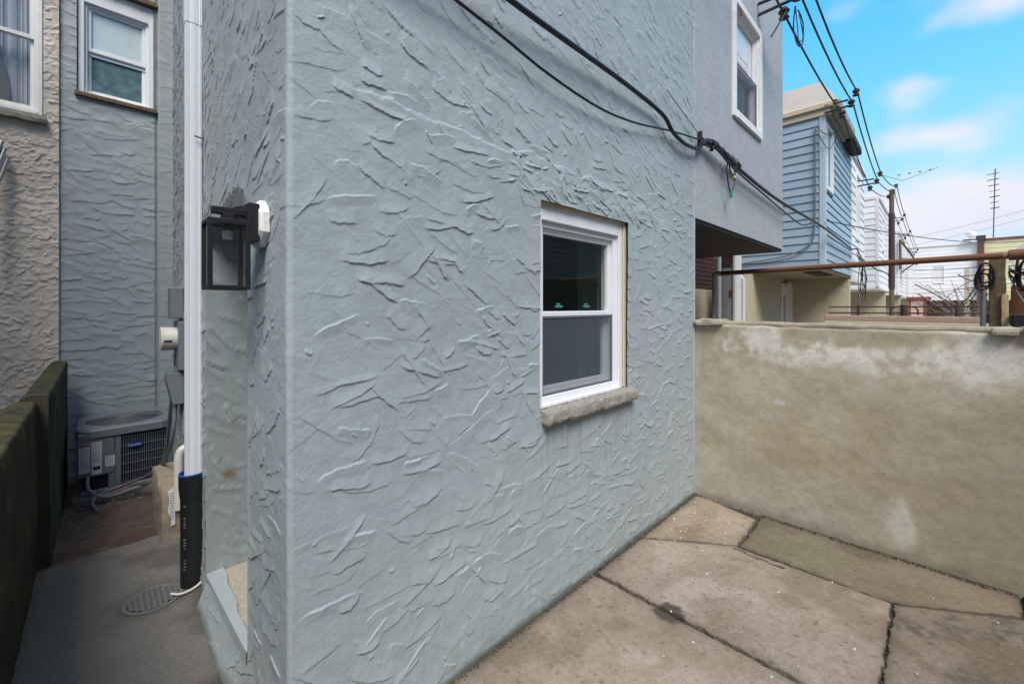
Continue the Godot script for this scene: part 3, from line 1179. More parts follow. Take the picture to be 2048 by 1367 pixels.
	var top := func(z: float) -> float: return 0.121 + 0.085 * (z + 2.66) / 0.84
	for q in 8:
		var za := lerpf(-2.655, -1.825, q / 8.0)
		var zb := lerpf(-2.655, -1.825, (q + 1) / 8.0)
		var xa := lerpf(0.474, 0.418, q / 8.0) + 0.006 * sin(q * 2.1)
		var xb := lerpf(0.474, 0.418, (q + 1) / 8.0) + 0.006 * sin((q + 1) * 2.1)
		lip.face([Vector3(0.398, top.call(za) - 0.004, za), Vector3(xa, top.call(za), za), Vector3(xb, top.call(zb), zb), Vector3(0.398, top.call(zb) - 0.004, zb)], Vector3.UP)
		lip.face([Vector3(xa, top.call(za), za), Vector3(xb, top.call(zb), zb), Vector3(xb + 0.004, top.call(zb) - 0.03, zb), Vector3(xa + 0.004, top.call(za) - 0.03, za)], Vector3(1, 0.3, 0))
		lip.face([Vector3(0.398, top.call(za) - 0.004, za), Vector3(0.398, top.call(zb) - 0.004, zb), Vector3(0.396, top.call(zb) - 0.05, zb), Vector3(0.396, top.call(za) - 0.05, za)], Vector3(-1, 0, 0))
	part("step_lip", lip.mesh(true), paint, house)

	# kitchen window
	var at := Transform3D(Basis.IDENTITY, Vector3(1.553, 0.985, -1.375))
	var win := sash_window(house, at, 0.80, 1.032, {"casing": 0.038, "head": 0.082, "bottom": 0.02, "frame": 0.03, "z": -0.022, "step": 0.022, "split": 0.475, "screen": true, "backing": false})
	for x: float in [1.80, 2.06]:
		var l := MB.new()
		l.bx(x, x + 0.05, 1.492, 1.504, -1.492, -1.47, 0.003)
		l.bx(x + 0.006, x + 0.034, 1.504, 1.516, -1.488, -1.474, 0.003)
		part("sash_lock", l, M["aqua"], win)
	var caulk := MB.new()
	caulk.bx(2.358, 2.386, 0.99, 2.016, -1.44, -1.390, 0.004)
	caulk.bx(1.55, 2.386, 2.016, 2.034, -1.44, -1.388, 0.003)
	part("jamb_strip", caulk, M["trim_cream"], win)
	# jambs and soffit of the opening, plastered
	var jb := MB.new()
	jb.bx(1.50, 1.5525, 0.93, 2.06, -1.60, -1.392, 0.0)
	jb.bx(2.374, 2.42, 0.93, 2.06, -1.60, -1.392, 0.0)
	jb.bx(1.5525, 2.374, 2.026, 2.08, -1.60, -1.394, 0.0)
	part("window_opening", jb, M["mortar"], house)
	var sill := rough_box(1.556, 2.418, 0.918, 0.984, -1.56, -1.318, 0.014, 0.011, 14.0, 8, 0.012)
	part("window_sill", sill, M["stone_sill"], house)
	# the room behind the kitchen window
	var room := MB.new()
	room.bx(0.9, 3.3, 0.1, 0.12, -3.6, -1.47, 0.0)
	room.bx(0.9, 3.3, 2.6, 2.62, -3.6, -1.47, 0.0)
	room.bx(0.88, 0.9, 0.1, 2.6, -3.6, -1.47, 0.0)
	room.bx(0.9, 3.3, 0.1, 2.6, -3.62, -3.6, 0.0)
	part("room", room, M["room_shell"], win)
	var rd := MB.new()
	rd.bx(3.02, 3.10, 0.12, 2.6, -3.58, -2.0, 0.0)
	part("room_shade_panel", rd, M["room_dark"], win)  # added dark panel, paints the unlit depth of the room behind the left panes
	var rg := MB.new()
	rg.bx(2.86, 2.90, 0.1, 2.6, -2.12, -1.47, 0.0)
	part("room_wall", rg, M["room_green"], win)

	# back wall at the end of the alley
	var b := Sheet.new()
	b.us = steps([[-0.272, 1.0, 0.009, 0.009]])
	b.vs = steps([[-0.3, 5.6, 0.0095, 0.0095]])
	b.start()
	rng.seed = 33
	row = -0.2
	while row < 5.5:
		var u := -0.3
		while u < 0.6:
			var a := rng.randfn(-0.05, 0.18)
			if rng.randf() < 0.3:
				a = rf(-0.9, 0.2)
			b.stamp(u + rf(-0.05, 0.05), row + rf(-0.03, 0.03), a, rf(0.14, 0.32), rf(0.05, 0.10), rf(0.0022, 0.0052), 1.0 if rng.randf() < 0.8 else -1.0, rf(0, 6))
			u += rf(0.12, 0.2)
		row += rf(0.06, 0.09)
	for j in b.nv:
		for i in b.nu:
			var u := b.us[i]
			var y := b.vs[j]
			var n1 := f1.get_noise_2d(u, y)
			b.H[j * b.nu + i] += 0.004 * n1
			if u > 0.46:
				b.H[j * b.nu + i] = b.H[j * b.nu + i] * 0.5 + 0.03
			elif u > 0.445:
				b.H[j * b.nu + i] = -0.012
			var v := 0.95 + 0.06 * n1
			b.C[j * b.nu + i] = Color(v, v, v).lerp(Color(0.5, 0.5, 0.46), 0.6 * smoothstep(0.02, 0.0, absf(u - 0.452)))
	P = PackedVector3Array()
	N = PackedVector3Array()
	for u in b.us:
		P.append(Vector3(u, 0, -5.9))
		N.append(Vector3(0, 0, 1))
	var bh := func(u: float, y: float) -> bool: return u > -0.145 and u < 0.437 and y > 3.585 and y < 4.69
	part("wall", b.mesh(P, N, Vector3.UP, bh, true), paint, house)
	var ub := MB.new()
	ub.bx(-0.27, 1.0, 5.58, 6.0, -5.93, -5.90, 0.0)
	ub.bx(1.0, 3.4, -0.3, 6.0, -5.93, -5.90, 0.0)
	part("upper_wall", ub, M["smooth_grey"], house)
	sash_window(house, Transform3D(Basis.IDENTITY, Vector3(-0.139, 3.60, -5.9)), 0.572, 1.085, {"casing": 0.045, "head": 0.17, "bottom": 0.02, "frame": 0.022, "z": -0.03, "step": 0.03, "split": 0.50, "glass": M["glass"], "glass_top": M["glass"]})
	var bwin := house.get_child(house.get_child_count() - 1)
	var cur := MB.new()
	cur.bx(-0.08, 0.38, 3.60, 4.02, -6.03, -6.02, 0.0)
	part("curtain", cur, M["teal_reflection"], bwin)  # mottled teal sheet that paints the reflections in the lower pane
	var wb := MB.new()
	wb.bx(-0.08, 0.38, 4.02, 4.46, -6.012, -6.002, 0.0)
	part("drawn_blind", wb, M["blind_reflection"], bwin)  # blind tinted pale blue, the bluish reflection of the upper pane painted in
	var ring := MB.new()
	ring.bx(-0.25, -0.139, 3.5, 4.85, -6.2, -5.93, 0.0)
	ring.bx(0.425, 0.56, 3.5, 4.85, -6.2, -5.915, 0.0)
	part("window_opening", ring, M["mortar"], house)
	var ws := rough_box(-0.16, 0.455, 3.555, 3.597, -6.0, -5.86, 0.03, 0.006, 8.0, 3, 0.006)
	part("window_sill", ws, M["pole_wood"], house)
	var lt := rough_box(-0.16, 0.455, 4.69, 4.74, -6.0, -5.87, 0.03, 0.006, 8.0, 4, 0.006)
	part("lintel", lt, M["pole_wood"], house)

# ---------------------------------------------------------------- neighbours on the left
func left_neighbours() -> void:
	var house := thing("beige_house", "beige house of crusty stucco left of the alley with curtained window", "house", Vector3(-1.0, 0, -5.88))
	var s := Sheet.new()
	s.us = steps([[-1.25, -0.262, 0.011, 0.0075]])
	s.vs = steps([[-0.1, 5.6, 0.009, 0.009]])
	s.start()
	s.edge = 0.004
	s.rag = 0.5
	rng.seed = 51
	for k in 3200:
		s.stamp(rf(-1.25, -0.26), rf(0.3, 5.5), rng.randfn(0.0, 0.6), rf(0.035, 0.11), rf(0.02, 0.05), rf(0.0025, 0.007), 1.0 if k % 5 else -1.0, rf(0, 6))
	var f1 := fnl(3.0, 70)
	var f2 := fnl(1.0, 71)
	for k in s.H.size():
		var u := s.us[k % s.nu]
		var y := s.vs[k / s.nu]
		s.H[k] += 0.004 * f1.get_noise_2d(u, y)
		var v := 0.95 + 0.25 * f2.get_noise_2d(u, y)
		s.C[k] = Color(v, v, v)
	var P := PackedVector3Array()
	var N := PackedVector3Array()
	for u in s.us:
		P.append(Vector3(u, 0, -5.87))
		N.append(Vector3(0, 0, 1))
	var m := (M["beige_stucco"] as StandardMaterial3D)
	m.vertex_color_use_as_albedo = true
	var hole := func(u: float, y: float) -> bool: return u > -1.12 and u < -0.36 and y > 3.26 and y < 4.95
	part("wall", s.mesh(P, N, Vector3.UP, hole, true), m, house)
	var o := MB.new()
	o.bx(-4.6, -1.24, -0.3, 6.0, -5.95, -5.88, 0.0)
	o.bx(-1.25, -0.27, 5.58, 6.0, -5.95, -5.88, 0.0)
	o.bx(-0.29, -0.268, -0.1, 5.6, -5.93, -5.872, 0.0)
	o.bx(-4.6, -2.2, -0.3, 6.7, -4.15, -1.40, 0.01)  # unseen bay, its height, length and setback shaped to shade the alley
	o.bx(-4.6, -3.2, -0.3, 6.0, -5.88, -4.15, 0.0)
	part("side_wall_and_unseen_bay", o, m, house)
	var r := MB.new()
	r.bx(-4.7, -2.17, 6.7, 6.8, -4.2, -1.3, 0.01)
	r.bx(-4.7, -0.27, 6.0, 6.1, -6.2, -5.8, 0.01)
	part("roof", r, M["soffit_dark"], house)
	var win := sash_window(house, Transform3D(Basis.IDENTITY, Vector3(-1.11, 3.275, -5.87)), 0.745, 1.55, {"casing": 0.03, "frame": 0.025, "z": 0.0, "step": 0.02, "split": 0.46, "mat": M["trim_white"], "backing": true})
	var cu := MB.new()
	for k in 40:
		var x := -1.06 + 0.0165 * k
		cu.box(Vector3(x, 4.05, -6.07 + 0.012 * sin(k * 1.3)), Vector3(0.02, 1.5, 0.012), 0.0, Basis(Vector3.UP, 0.5 * sin(k * 1.9)))
	part("curtain", cu, M["curtain"], win)
	var dk := MB.new()
	var poly := PackedVector2Array([Vector2(-1.05, 3.33), Vector2(-0.585, 3.33), Vector2(-0.575, 3.5), Vector2(-0.62, 3.75), Vector2(-0.66, 3.95), Vector2(-0.75, 4.0), Vector2(-1.05, 4.0)])
	dk.prism(poly, -6.04, -6.02)
	part("dark_curtain", dk, M["curtain_dark"], win)
	part("window_sill", rough_box(-1.2, -0.335, 3.19, 3.262, -5.95, -5.80, 0.03, 0.012, 9.0, 12, 0.012), M["stone_sill"], house)

	# slanted aluminium rails by the frame's edge
	var lad := thing("folded_ladder", "weathered aluminium rails leaning on the beige wall under its window", "ladder", Vector3(-0.60, 0, -5.7))
	for q: Array in [[-0.602, 2.95, -0.72, 2.28, "rail"], [-0.585, 2.89, -0.705, 2.20, "rail"], [-0.57, 2.80, -0.69, 2.12, "rail"]]:
		var rl := MB.new()
		rl.tube([Vector3(q[0], q[1], -5.80 + 0.02 * rf(0, 1)), Vector3(q[2], q[3], -5.5)], 0.016, 6)
		part(q[4], rl, M["galvanised"], lad)

	# mossy dividing wall, two lengths of cast concrete
	for k in 2:
		var z0 := -3.57 if k == 0 else -5.72
		var z1 := 1.2 if k == 0 else -3.585
		var top := 0.965 if k == 0 else 0.99
		var w := thing("mossy_wall", ["mossy dark concrete alley wall, the nearer length with broken end", "mossy dark concrete alley wall, the farther length beside the condenser"][k], "wall", Vector3(-0.32, 0, z1), "lengths of mossy wall along the alley")
		var sh := Sheet.new()
		var pr := [Vector2(0.0, -0.3), Vector2(0.0, 0.6), Vector2(0.0, top - 0.016), Vector2(-0.005, top - 0.004), Vector2(-0.016, top), Vector2(-0.075, top + 0.006), Vector2(-0.105, top - 0.008), Vector2(-0.115, top - 0.03), Vector2(-0.115, -0.3)]
		var pts := []
		for q in pr.size() - 1:
			var l: float = pr[q].distance_to(pr[q + 1])
			var c := maxi(1, int(l / 0.02))
			for e in c:
				pts.append(pr[q].lerp(pr[q + 1], float(e) / c))
		pts.append(pr[-1])
		var d := 0.0
		for q in pts.size():
			if q > 0:
				d += pts[q].distance_to(pts[q - 1])
			sh.us.append(d)
		sh.vs = steps([[z0, z1, 0.02, 0.02 if k == 1 else 0.05]])
		sh.start()
		var fa := fnl(2.0, 80)
		var fb := fnl(9.0, 81)
		P = PackedVector3Array()
		N = PackedVector3Array()
		for q in pts.size():
			var t: Vector2 = (pts[mini(q + 1, pts.size() - 1)] - pts[maxi(q - 1, 0)]).normalized()
			P.append(Vector3(pts[q].x, pts[q].y, 0))
			N.append(Vector3(t.y, -t.x, 0))
		for j in sh.nv:
			for i in sh.nu:
				var y: float = pts[i].y
				var z := sh.vs[j]
				var n1 := fa.get_noise_2d(sh.us[i], z)
				var n2 := fb.get_noise_2d(sh.us[i], z)
				var n4 := fb.get_noise_2d(y * 0.35 + 5.0, z * 1.6)
				sh.H[j * sh.nu + i] = 0.005 * n1 + 0.004 * n2
				var c := Color(0.038, 0.035, 0.024).lerp(Color(0.055, 0.064, 0.013), smoothstep(-0.05, 0.45, n1 + 0.3 * n2 + 0.5 * n4))
				c = c.lerp(Color(0.11, 0.105, 0.03), 0.6 * smoothstep(top - 0.10, top, y + 0.05 * n1) * smoothstep(-0.3, 0.2, n2))
				c = c.lerp(Color(0.018, 0.017, 0.013), smoothstep(0.0, 0.4, -n1 - 0.8 * n4) * smoothstep(top, top - 0.12, y))
				sh.C[j * sh.nu + i] = c
		# the wall leans a little towards the alley at its far end
		var mesh: ArrayMesh = sh.mesh(P, N, Vector3(0, 0, 1), null, true)
		var bd := part("wall_body", mesh, M["mossy_concrete"], w)
		bd.position += Vector3(-0.245, 0, 0) if k == 0 else Vector3(-0.20, 0, 0)
		var cap := MB.new()
		for z: float in [z0 + 0.004, z1 - 0.004]:
			var poly2 := PackedVector2Array()
			for q: Vector2 in pr:
				poly2.append(q + Vector2(-0.245 if k == 0 else -0.20, 0))
			cap.prism(poly2, z - 0.003, z + 0.003)
		part("broken_end", cap, M["dirt"], w)

# ---------------------------------------------------------------- rendered garden wall
func garden_wall() -> void:
	var w := thing("garden_wall", "tan cement-rendered garden wall with pale bloom across the patio end", "wall", Vector3(3.42, 0, -1.375))
	var s := Sheet.new()
	s.us = steps([[-1.385, 1.1, 0.011, 0.011], [1.1, 4.8, 0.03, 0.08]])
	s.vs = steps([[-0.05, 1.378, 0.011, 0.011]])
	s.start()
	var f0 := fnl(0.8, 90)
	var f1 := fnl(2.6, 91)
	var f2 := fnl(12.0, 92)
	var f3 := fnl(45.0, 93, 2)
	for j in s.nv:
		for i in s.nu:
			var z := s.us[i]
			var y := s.vs[j]
			var k := j * s.nu + i
			var n0 := f0.get_noise_2d(z, y)
			var n1 := f1.get_noise_2d(z * 0.8, y)
			var n2 := f2.get_noise_2d(z, y)
			var n3 := f3.get_noise_2d(z, y)
			s.H[k] = 0.012 * n0 + 0.004 * n1 + 0.0012 * n2 + 0.0004 * n3
			if y > 1.34:
				s.H[k] -= 0.02 * smoothstep(1.345, 1.378, y)
			var c := Color(0.40, 0.35, 0.255)
			c = c.lerp(Color(0.46, 0.415, 0.325), clampf(0.5 + n1 * 1.6, 0, 1))
			c = c.lerp(Color(0.37, 0.30, 0.205), 0.6 * clampf(n0 * 1.5 + 0.15, 0, 1))
			c = c.lerp(Color(0.46, 0.44, 0.38), 0.45 * smoothstep(0.25, 0.6, n1 - 0.3 * n2) )
			# pale salts that have come out along the top
			var band := exp(-pow((y - (1.19 + 0.05 * n1 - 0.03 * z)) / (0.085 + 0.06 * (n1 + 0.5)), 2.0))
			band *= smoothstep(-1.33, -1.15, z) * smoothstep(0.75, 0.35, z)
			c = c.lerp(Color(0.72, 0.69, 0.63), 0.95 * 0.85 * smoothstep(0.1, 1.25, band * (1.0 + 0.8 * n2 + 1.1 * n1)))
			# damp towards the right and the foot
			c = c.lerp(Color(0.30, 0.26, 0.19), 0.5 * smoothstep(-0.45, 0.3, z + 0.35 * n1) * smoothstep(1.1, 0.5, y))
			c = c.lerp(Color(0.31, 0.26, 0.19), 0.4 * smoothstep(0.2, 0.5, z + 0.2 * n1))
			c = c.lerp(Color(0.44, 0.42, 0.36), 0.6 * smoothstep(0.45, 0.1, y + 0.14 * n1) * smoothstep(0.0, -0.6, z))
			c = c.lerp(Color(0.27, 0.25, 0.18), 0.7 * smoothstep(0.06, 0.0, y + 0.02 * n2))
			# a fresh pale patch with a straight right edge
			var px := (z + 0.15) / 0.09
			var py := (y - 0.20) / 0.15
			var pe := smoothstep(1.25, 0.45, Vector2(px, py).length() + 0.3 * n1) * smoothstep(0.02, -0.02, (z + 0.095) - (0.20 - y) * 0.30)
			c = c.lerp(Color(0.64, 0.62, 0.55), 0.85 * pe)
			var p2 := Vector2((z + 0.78) / 0.035, (y - 0.82) / 0.016).length() + 0.5 * n2
			c = c.lerp(Color(0.58, 0.58, 0.58), 0.8 * smoothstep(1.3, 0.7, p2))
			c = c.lerp(Color(0.5, 0.48, 0.42), 0.5 * smoothstep(0.05, 0.0, z + 1.375 + 0.02 * n1))
			c = c * (1.0 + 0.10 * n3 + 0.05 * n2)
			if n3 > 0.5:
				c = c.lerp(Color(0.2, 0.17, 0.12), 0.35)
			s.C[k] = c
	var P := PackedVector3Array()
	var N := PackedVector3Array()
	for u in s.us:
		P.append(Vector3(3.432, 0, u))
		N.append(Vector3(-1, 0, 0))
	part("wall_face", s.mesh(P, N, Vector3.UP, null, true), M["cement_render"], w)
	var b := MB.new()
	b.bx(3.458, 3.64, -0.1, 1.362, -1.378, 4.8, 0.01)
	part("wall_core", b, M["rubble_concrete"], w)
	var t := rough_box(3.438, 3.64, 1.350, 1.384, -1.385, 4.8, 0.05, 0.010, 4.0, 17, 0.012)
	t.col = Color.WHITE
	part("wall_top", t, M["trim_cream_render"], w)
	part("coping_lump", rough_box(3.385, 3.60, 1.352, 1.398, -1.372, -1.16, 0.02, 0.012, 9.0, 21, 0.014), M["trim_cream_render"], w)
	part("coping_lump", rough_box(3.385, 3.66, 1.345, 1.385, 0.20, 0.30, 0.02, 0.012, 9.0, 22, 0.014), M["trim_cream_render"], w)
	part("coping_lump", rough_box(3.385, 3.66, 1.345, 1.392, 0.31, 0.95, 0.03, 0.014, 7.0, 23, 0.016), M["rubble_concrete"], w)

# ---------------------------------------------------------------- the row to the right
const FACE_BACK := Basis(Vector3(0, 0, 1), Vector3(0, 1, 0), Vector3(-1, 0, 0))

func row_of_houses() -> void:
	# smooth grey house with the overhanging bay
	var g := thing("grey_house", "smooth grey rendered house with an overhanging upper bay beside the stucco house", "house", Vector3(3.44, 0, -1.385))
	var b := MB.new()
	var hx0 := 4.325
	var hx1 := 5.245
	for q: Array in [[3.431, hx0 + 0.05, 2.22, 6.5], [hx1 - 0.05, 6.20, 2.22, 6.5], [hx0 + 0.05, hx1 - 0.05, 2.22, 3.38], [hx0 + 0.05, hx1 - 0.05, 4.46, 6.5]]:
		b.bx(q[0], q[1], q[2], q[3], -1.46, -1.387, 0.0)
	b.bx(6.12, 6.202, 2.22, 6.5, -2.9, -1.461, 0.0)
	b.bx(3.43, 3.5, 2.22, 6.5, -2.9, -1.461, 0.0)
	part("bay_wall", b, M["smooth_grey"], g)
	var so := MB.new()
	so.bx(3.431, 6.20, 2.19, 2.218, -2.9, -1.40, 0.0)
	part("soffit", so, M["soffit_dark"], g)
	var rw := MB.new()
	rw.bx(3.43, 8.9, -0.3, 1.80, -3.0, -2.905, 0.0)
	part("rear_wall", rw, M["cream_render"], g)
	var rb := MB.new()
	rb.bx(3.43, 8.9, 1.80, 6.4, -3.0, -2.915, 0.0)
	part("mortar", rb, M["mortar"], g)
	var br := MB.new()
	rng.seed = 5
	for r in 8:
		for k in 10:
			var x := 6.9 + k * 0.215 + (0.107 if r % 2 else 0.0)
			br.box(Vector3(x, 1.84 + r * 0.075, -2.91), Vector3(0.2, 0.062, 0.03), 0.004)
	part("brickwork", br, M["brick_dark"], g, "stuff")
	var rr := MB.new()
	rr.bx(3.43, 6.3, 6.5, 6.62, -3.1, -1.3, 0.01)
	part("roof", rr, M["soffit_dark"], g)
	var win := sash_window(g, Transform3D(Basis.IDENTITY, Vector3(hx0, 3.325, -1.385)), 0.92, 1.19, {"casing": 0.075, "frame": 0.02, "z": 0.022, "step": 0.028, "split": 0.5, "mat": M["trim_white"], "screen": true, "sash_mat": M["vinyl_white"], "blind": M["blind_grey"], "blind_from": 0.0, "tilt": 0.9})
	var ub := MB.new()
	ub.bx(4.43, 5.14, 3.93, 4.42, -1.450, -1.446, 0.0)
	part("drawn_blind", ub, M["blind_white"], win)
	var rs := MB.new()
	rs.prism(PackedVector2Array([Vector2(4.445, 4.42), Vector2(4.56, 4.42), Vector2(4.53, 4.36), Vector2(4.47, 4.33)]), -1.363, -1.361)
	part("rust_stain", rs, M["rust"], win)

	# peeling masonry pier, drainpipes beside it
	var p := thing("masonry_pier", "peeling pale masonry pier under the grey house bay", "pier", Vector3(7.0, 0, -2.3))
	part("shaft", rough_box(6.9, 7.15, -0.2, 2.30, -2.39, -2.20, 0.06, 0.006, 6.0, 31, 0.01), M["peeling_grey"], p)
	var ed := MB.new()
	ed.bx(6.885, 7.16, -0.2, 2.30, -2.20, -2.155, 0.01)
	part("edge_strip", ed, M["trim_white"], p)
	var pb := MB.new()
	for r in 3:
		for k in 2:
			pb = MB.new()
			pb.box(Vector3(6.893, 2.13 + r * 0.07, -2.335 + 0.09 * k + (0.03 if r == 1 else 0.0)), Vector3(0.012, 0.058, 0.08), 0.004)
			part("brick", pb, M["brick_dark"], p)
	pb = MB.new()
	pb.box(Vector3(6.893, 1.70, -2.225), Vector3(0.012, 0.10, 0.04), 0.003)
	part("brick", pb, M["brick_red"], p)
	var dp := MB.new()
	dp.tube([Vector3(6.78, -0.2, -2.36), Vector3(6.78, 2.28, -2.36)], 0.035, 10)
	tag(part("drainpipe", dp, M["downspout_white"]), "white drainpipe standing against the peeling pier's left side", "pipe", "drainpipes at the pier")
	var dp2 := MB.new()
	dp2.tube([Vector3(7.25, -0.2, -2.16), Vector3(7.25, 1.92, -2.16), Vector3(7.25, 1.97, -2.2)], 0.032, 10)
	tag(part("drainpipe", dp2, M["downspout_white"]), "white drainpipe against the peeling pier's right side, under the blue siding", "pipe", "drainpipes at the pier")

	bay_pair_blue()
	white_houses()

func bay_pair_blue() -> void:
	var h := thing("blue_house", "blue clapboard house with overhanging bay, cream parapet and tan eaves", "house", Vector3(8.94, 0, -1.375))
	var b := MB.new()
	b.bx(8.96, 12.06, 2.17, 5.05, -2.95, -1.395, 0.0)
	part("bay_core", b, M["blue_lower"], h)
	var bl := [M["blue_siding_0"], M["blue_siding_1"], M["blue_siding_2"]]
	siding(h, Transform3D(FACE_BACK, Vector3(8.955, 2.185, -3.0)), 1.55, 2.75, 0.146, bl)
	siding(h, Transform3D(Basis.IDENTITY, Vector3(9.02, 2.185, -1.39)), 3.03, 2.75, 0.146, bl, [Rect2(0.05, 1.36, 0.62, 1.16)])
	var tr := MB.new()
	tr.bx(8.925, 9.02, 2.16, 4.95, -1.45, -1.36, 0.004)
	part("corner_board", tr, M["blue_trim"], h)
	tr = MB.new()
	tr.bx(12.04, 12.075, 2.16, 4.95, -1.45, -1.362, 0.004)
	part("corner_board", tr, M["blue_trim"], h)
	var so := MB.new()
	so.bx(8.95, 12.06, 2.135, 2.168, -2.95, -1.40, 0.0)
	part("soffit", so, M["gutter_tan"], h)
	var hat := MB.new()
	hat.bx(9.3, 10.6, 2.115, 2.134, -1.75, -1.50, 0.0)
	part("soffit_vent", hat, M["soffit_dark"], h)
	var win := sash_window(h, Transform3D(Basis.IDENTITY, Vector3(9.06, 3.54, -1.375)), 0.64, 1.18, {"casing": 0.07, "frame": 0.02, "z": 0.02, "step": 0.03, "mat": M["trim_white"]})
	var bd := MB.new()
	bd.bx(9.14, 9.62, 3.62, 4.62, -1.50, -1.49, 0.0)
	part("drawn_blind", bd, M["tan_wood"], win)
	# cream parapet on the side, tan cornice under it
	var pa := MB.new()
	pa.xf = Transform3D(Basis(Vector3(0, 0, 1), Vector3(0, 1, 0), Vector3(-1, 0, 0)), Vector3(9.25, 0, 0))
	pa.prism(PackedVector2Array([Vector2(-3.1, 5.0), Vector2(-1.20, 5.0), Vector2(-1.24, 5.10), Vector2(-1.42, 5.36), Vector2(-1.48, 5.38), Vector2(-3.1, 5.38)]), 0.0, 0.36)
	part("parapet", pa, M["roof_cream"], h)
	var co := MB.new()
	co.bx(8.87, 9.0, 4.90, 5.0, -3.1, -1.25, 0.012)
	co.bx(8.91, 9.0, 4.79, 4.90, -3.1, -1.29, 0.006)
	part("cornice", co, M["trim_cream"], h)
	var gu := MB.new()
	gu.bx(8.93, 10.75, 4.86, 5.02, -1.36, -1.16, 0.02)
	gu.bx(8.97, 10.70, 4.80, 4.86, -1.38, -1.30, 0.006)
	part("gutter", gu, M["gutter_tan"], h)
	var brk := MB.new()
	brk.bx(10.76, 11.9, 4.80, 4.95, -1.36, -1.17, 0.02)
	brk.bx(11.0, 11.12, 4.95, 5.12, -1.30, -1.20, 0.01)
	part("broken_gutter", brk, M["soffit_dark"], h)
	var ro := MB.new()
	ro.bx(9.3, 12.1, 4.98, 5.06, -3.1, -1.30, 0.01)
	part("roof", ro, M["soffit_dark"], h)
	# ground floor under the bay
	var gw := MB.new()
	gw.bx(7.6, 11.0, -0.3, 2.135, -2.62, -2.5, 0.0)
	gw.bx(11.0, 12.0, 2.02, 2.135, -2.62, -2.5, 0.0)
	gw.bx(12.0, 12.2, -0.3, 2.135, -2.62, -1.40, 0.005)
	part("porch_wall", gw, M["cream_render"], h)
	var dr := MB.new()
	dr.bx(11.0, 11.10, -0.3, 2.02, -2.56, -2.47, 0.004)
	dr.bx(11.9, 12.0, -0.3, 2.02, -2.56, -2.47, 0.004)
	dr.bx(11.10, 11.9, 1.92, 2.02, -2.56, -2.47, 0.004)
	var door := part("door", dr, M["vinyl_white"], h)
	var dl := MB.new()
	dl.bx(11.10, 11.9, -0.3, 1.92, -2.56, -2.53, 0.004)
	part("leaf", dl, M["trim_white"], door)
	var dg := MB.new()
	dg.bx(11.22, 11.55, 0.9, 1.75, -2.53, -2.522, 0.002)
	part("door_glass", dg, M["curtain"], door)
	var lp := MB.new()
	lp.xf = Transform3D(Basis(Vector3(1, 0, 0), Vector3(0, 0, 1), Vector3(0, -1, 0)), Vector3(11.35, 2.02, -2.42))
	lp.lathe([Vector2(0, -0.06), Vector2(0.07, -0.05), Vector2(0.09, 0.0), Vector2(0.06, 0.05), Vector2(0, 0.06)], 12)
	tag(part("porch_light", lp, M["trim_cream"]), "round porch light over the door below the blue bay", "light")
	# conduit down the blue side
	var cd := MB.new()
	cd.tube(smooth([Vector3(8.90, 4.62, -1.50), Vector3(8.90, 4.5, -1.50), Vector3(8.90, 3.4, -1.50), Vector3(8.90, 2.75, -1.52), Vector3(8.90, 2.55, -1.62), Vector3(8.90, 2.42, -1.9), Vector3(8.90, 2.36, -2.3), Vector3(8.90, 2.33, -2.62), Vector3(8.90, 2.25, -2.75)], 5), 0.013, 7)
	tag(part("side_conduit", cd, M["hose_grey"]), "grey service conduit down the blue clapboard side, sweeping left at the bottom", "conduit")

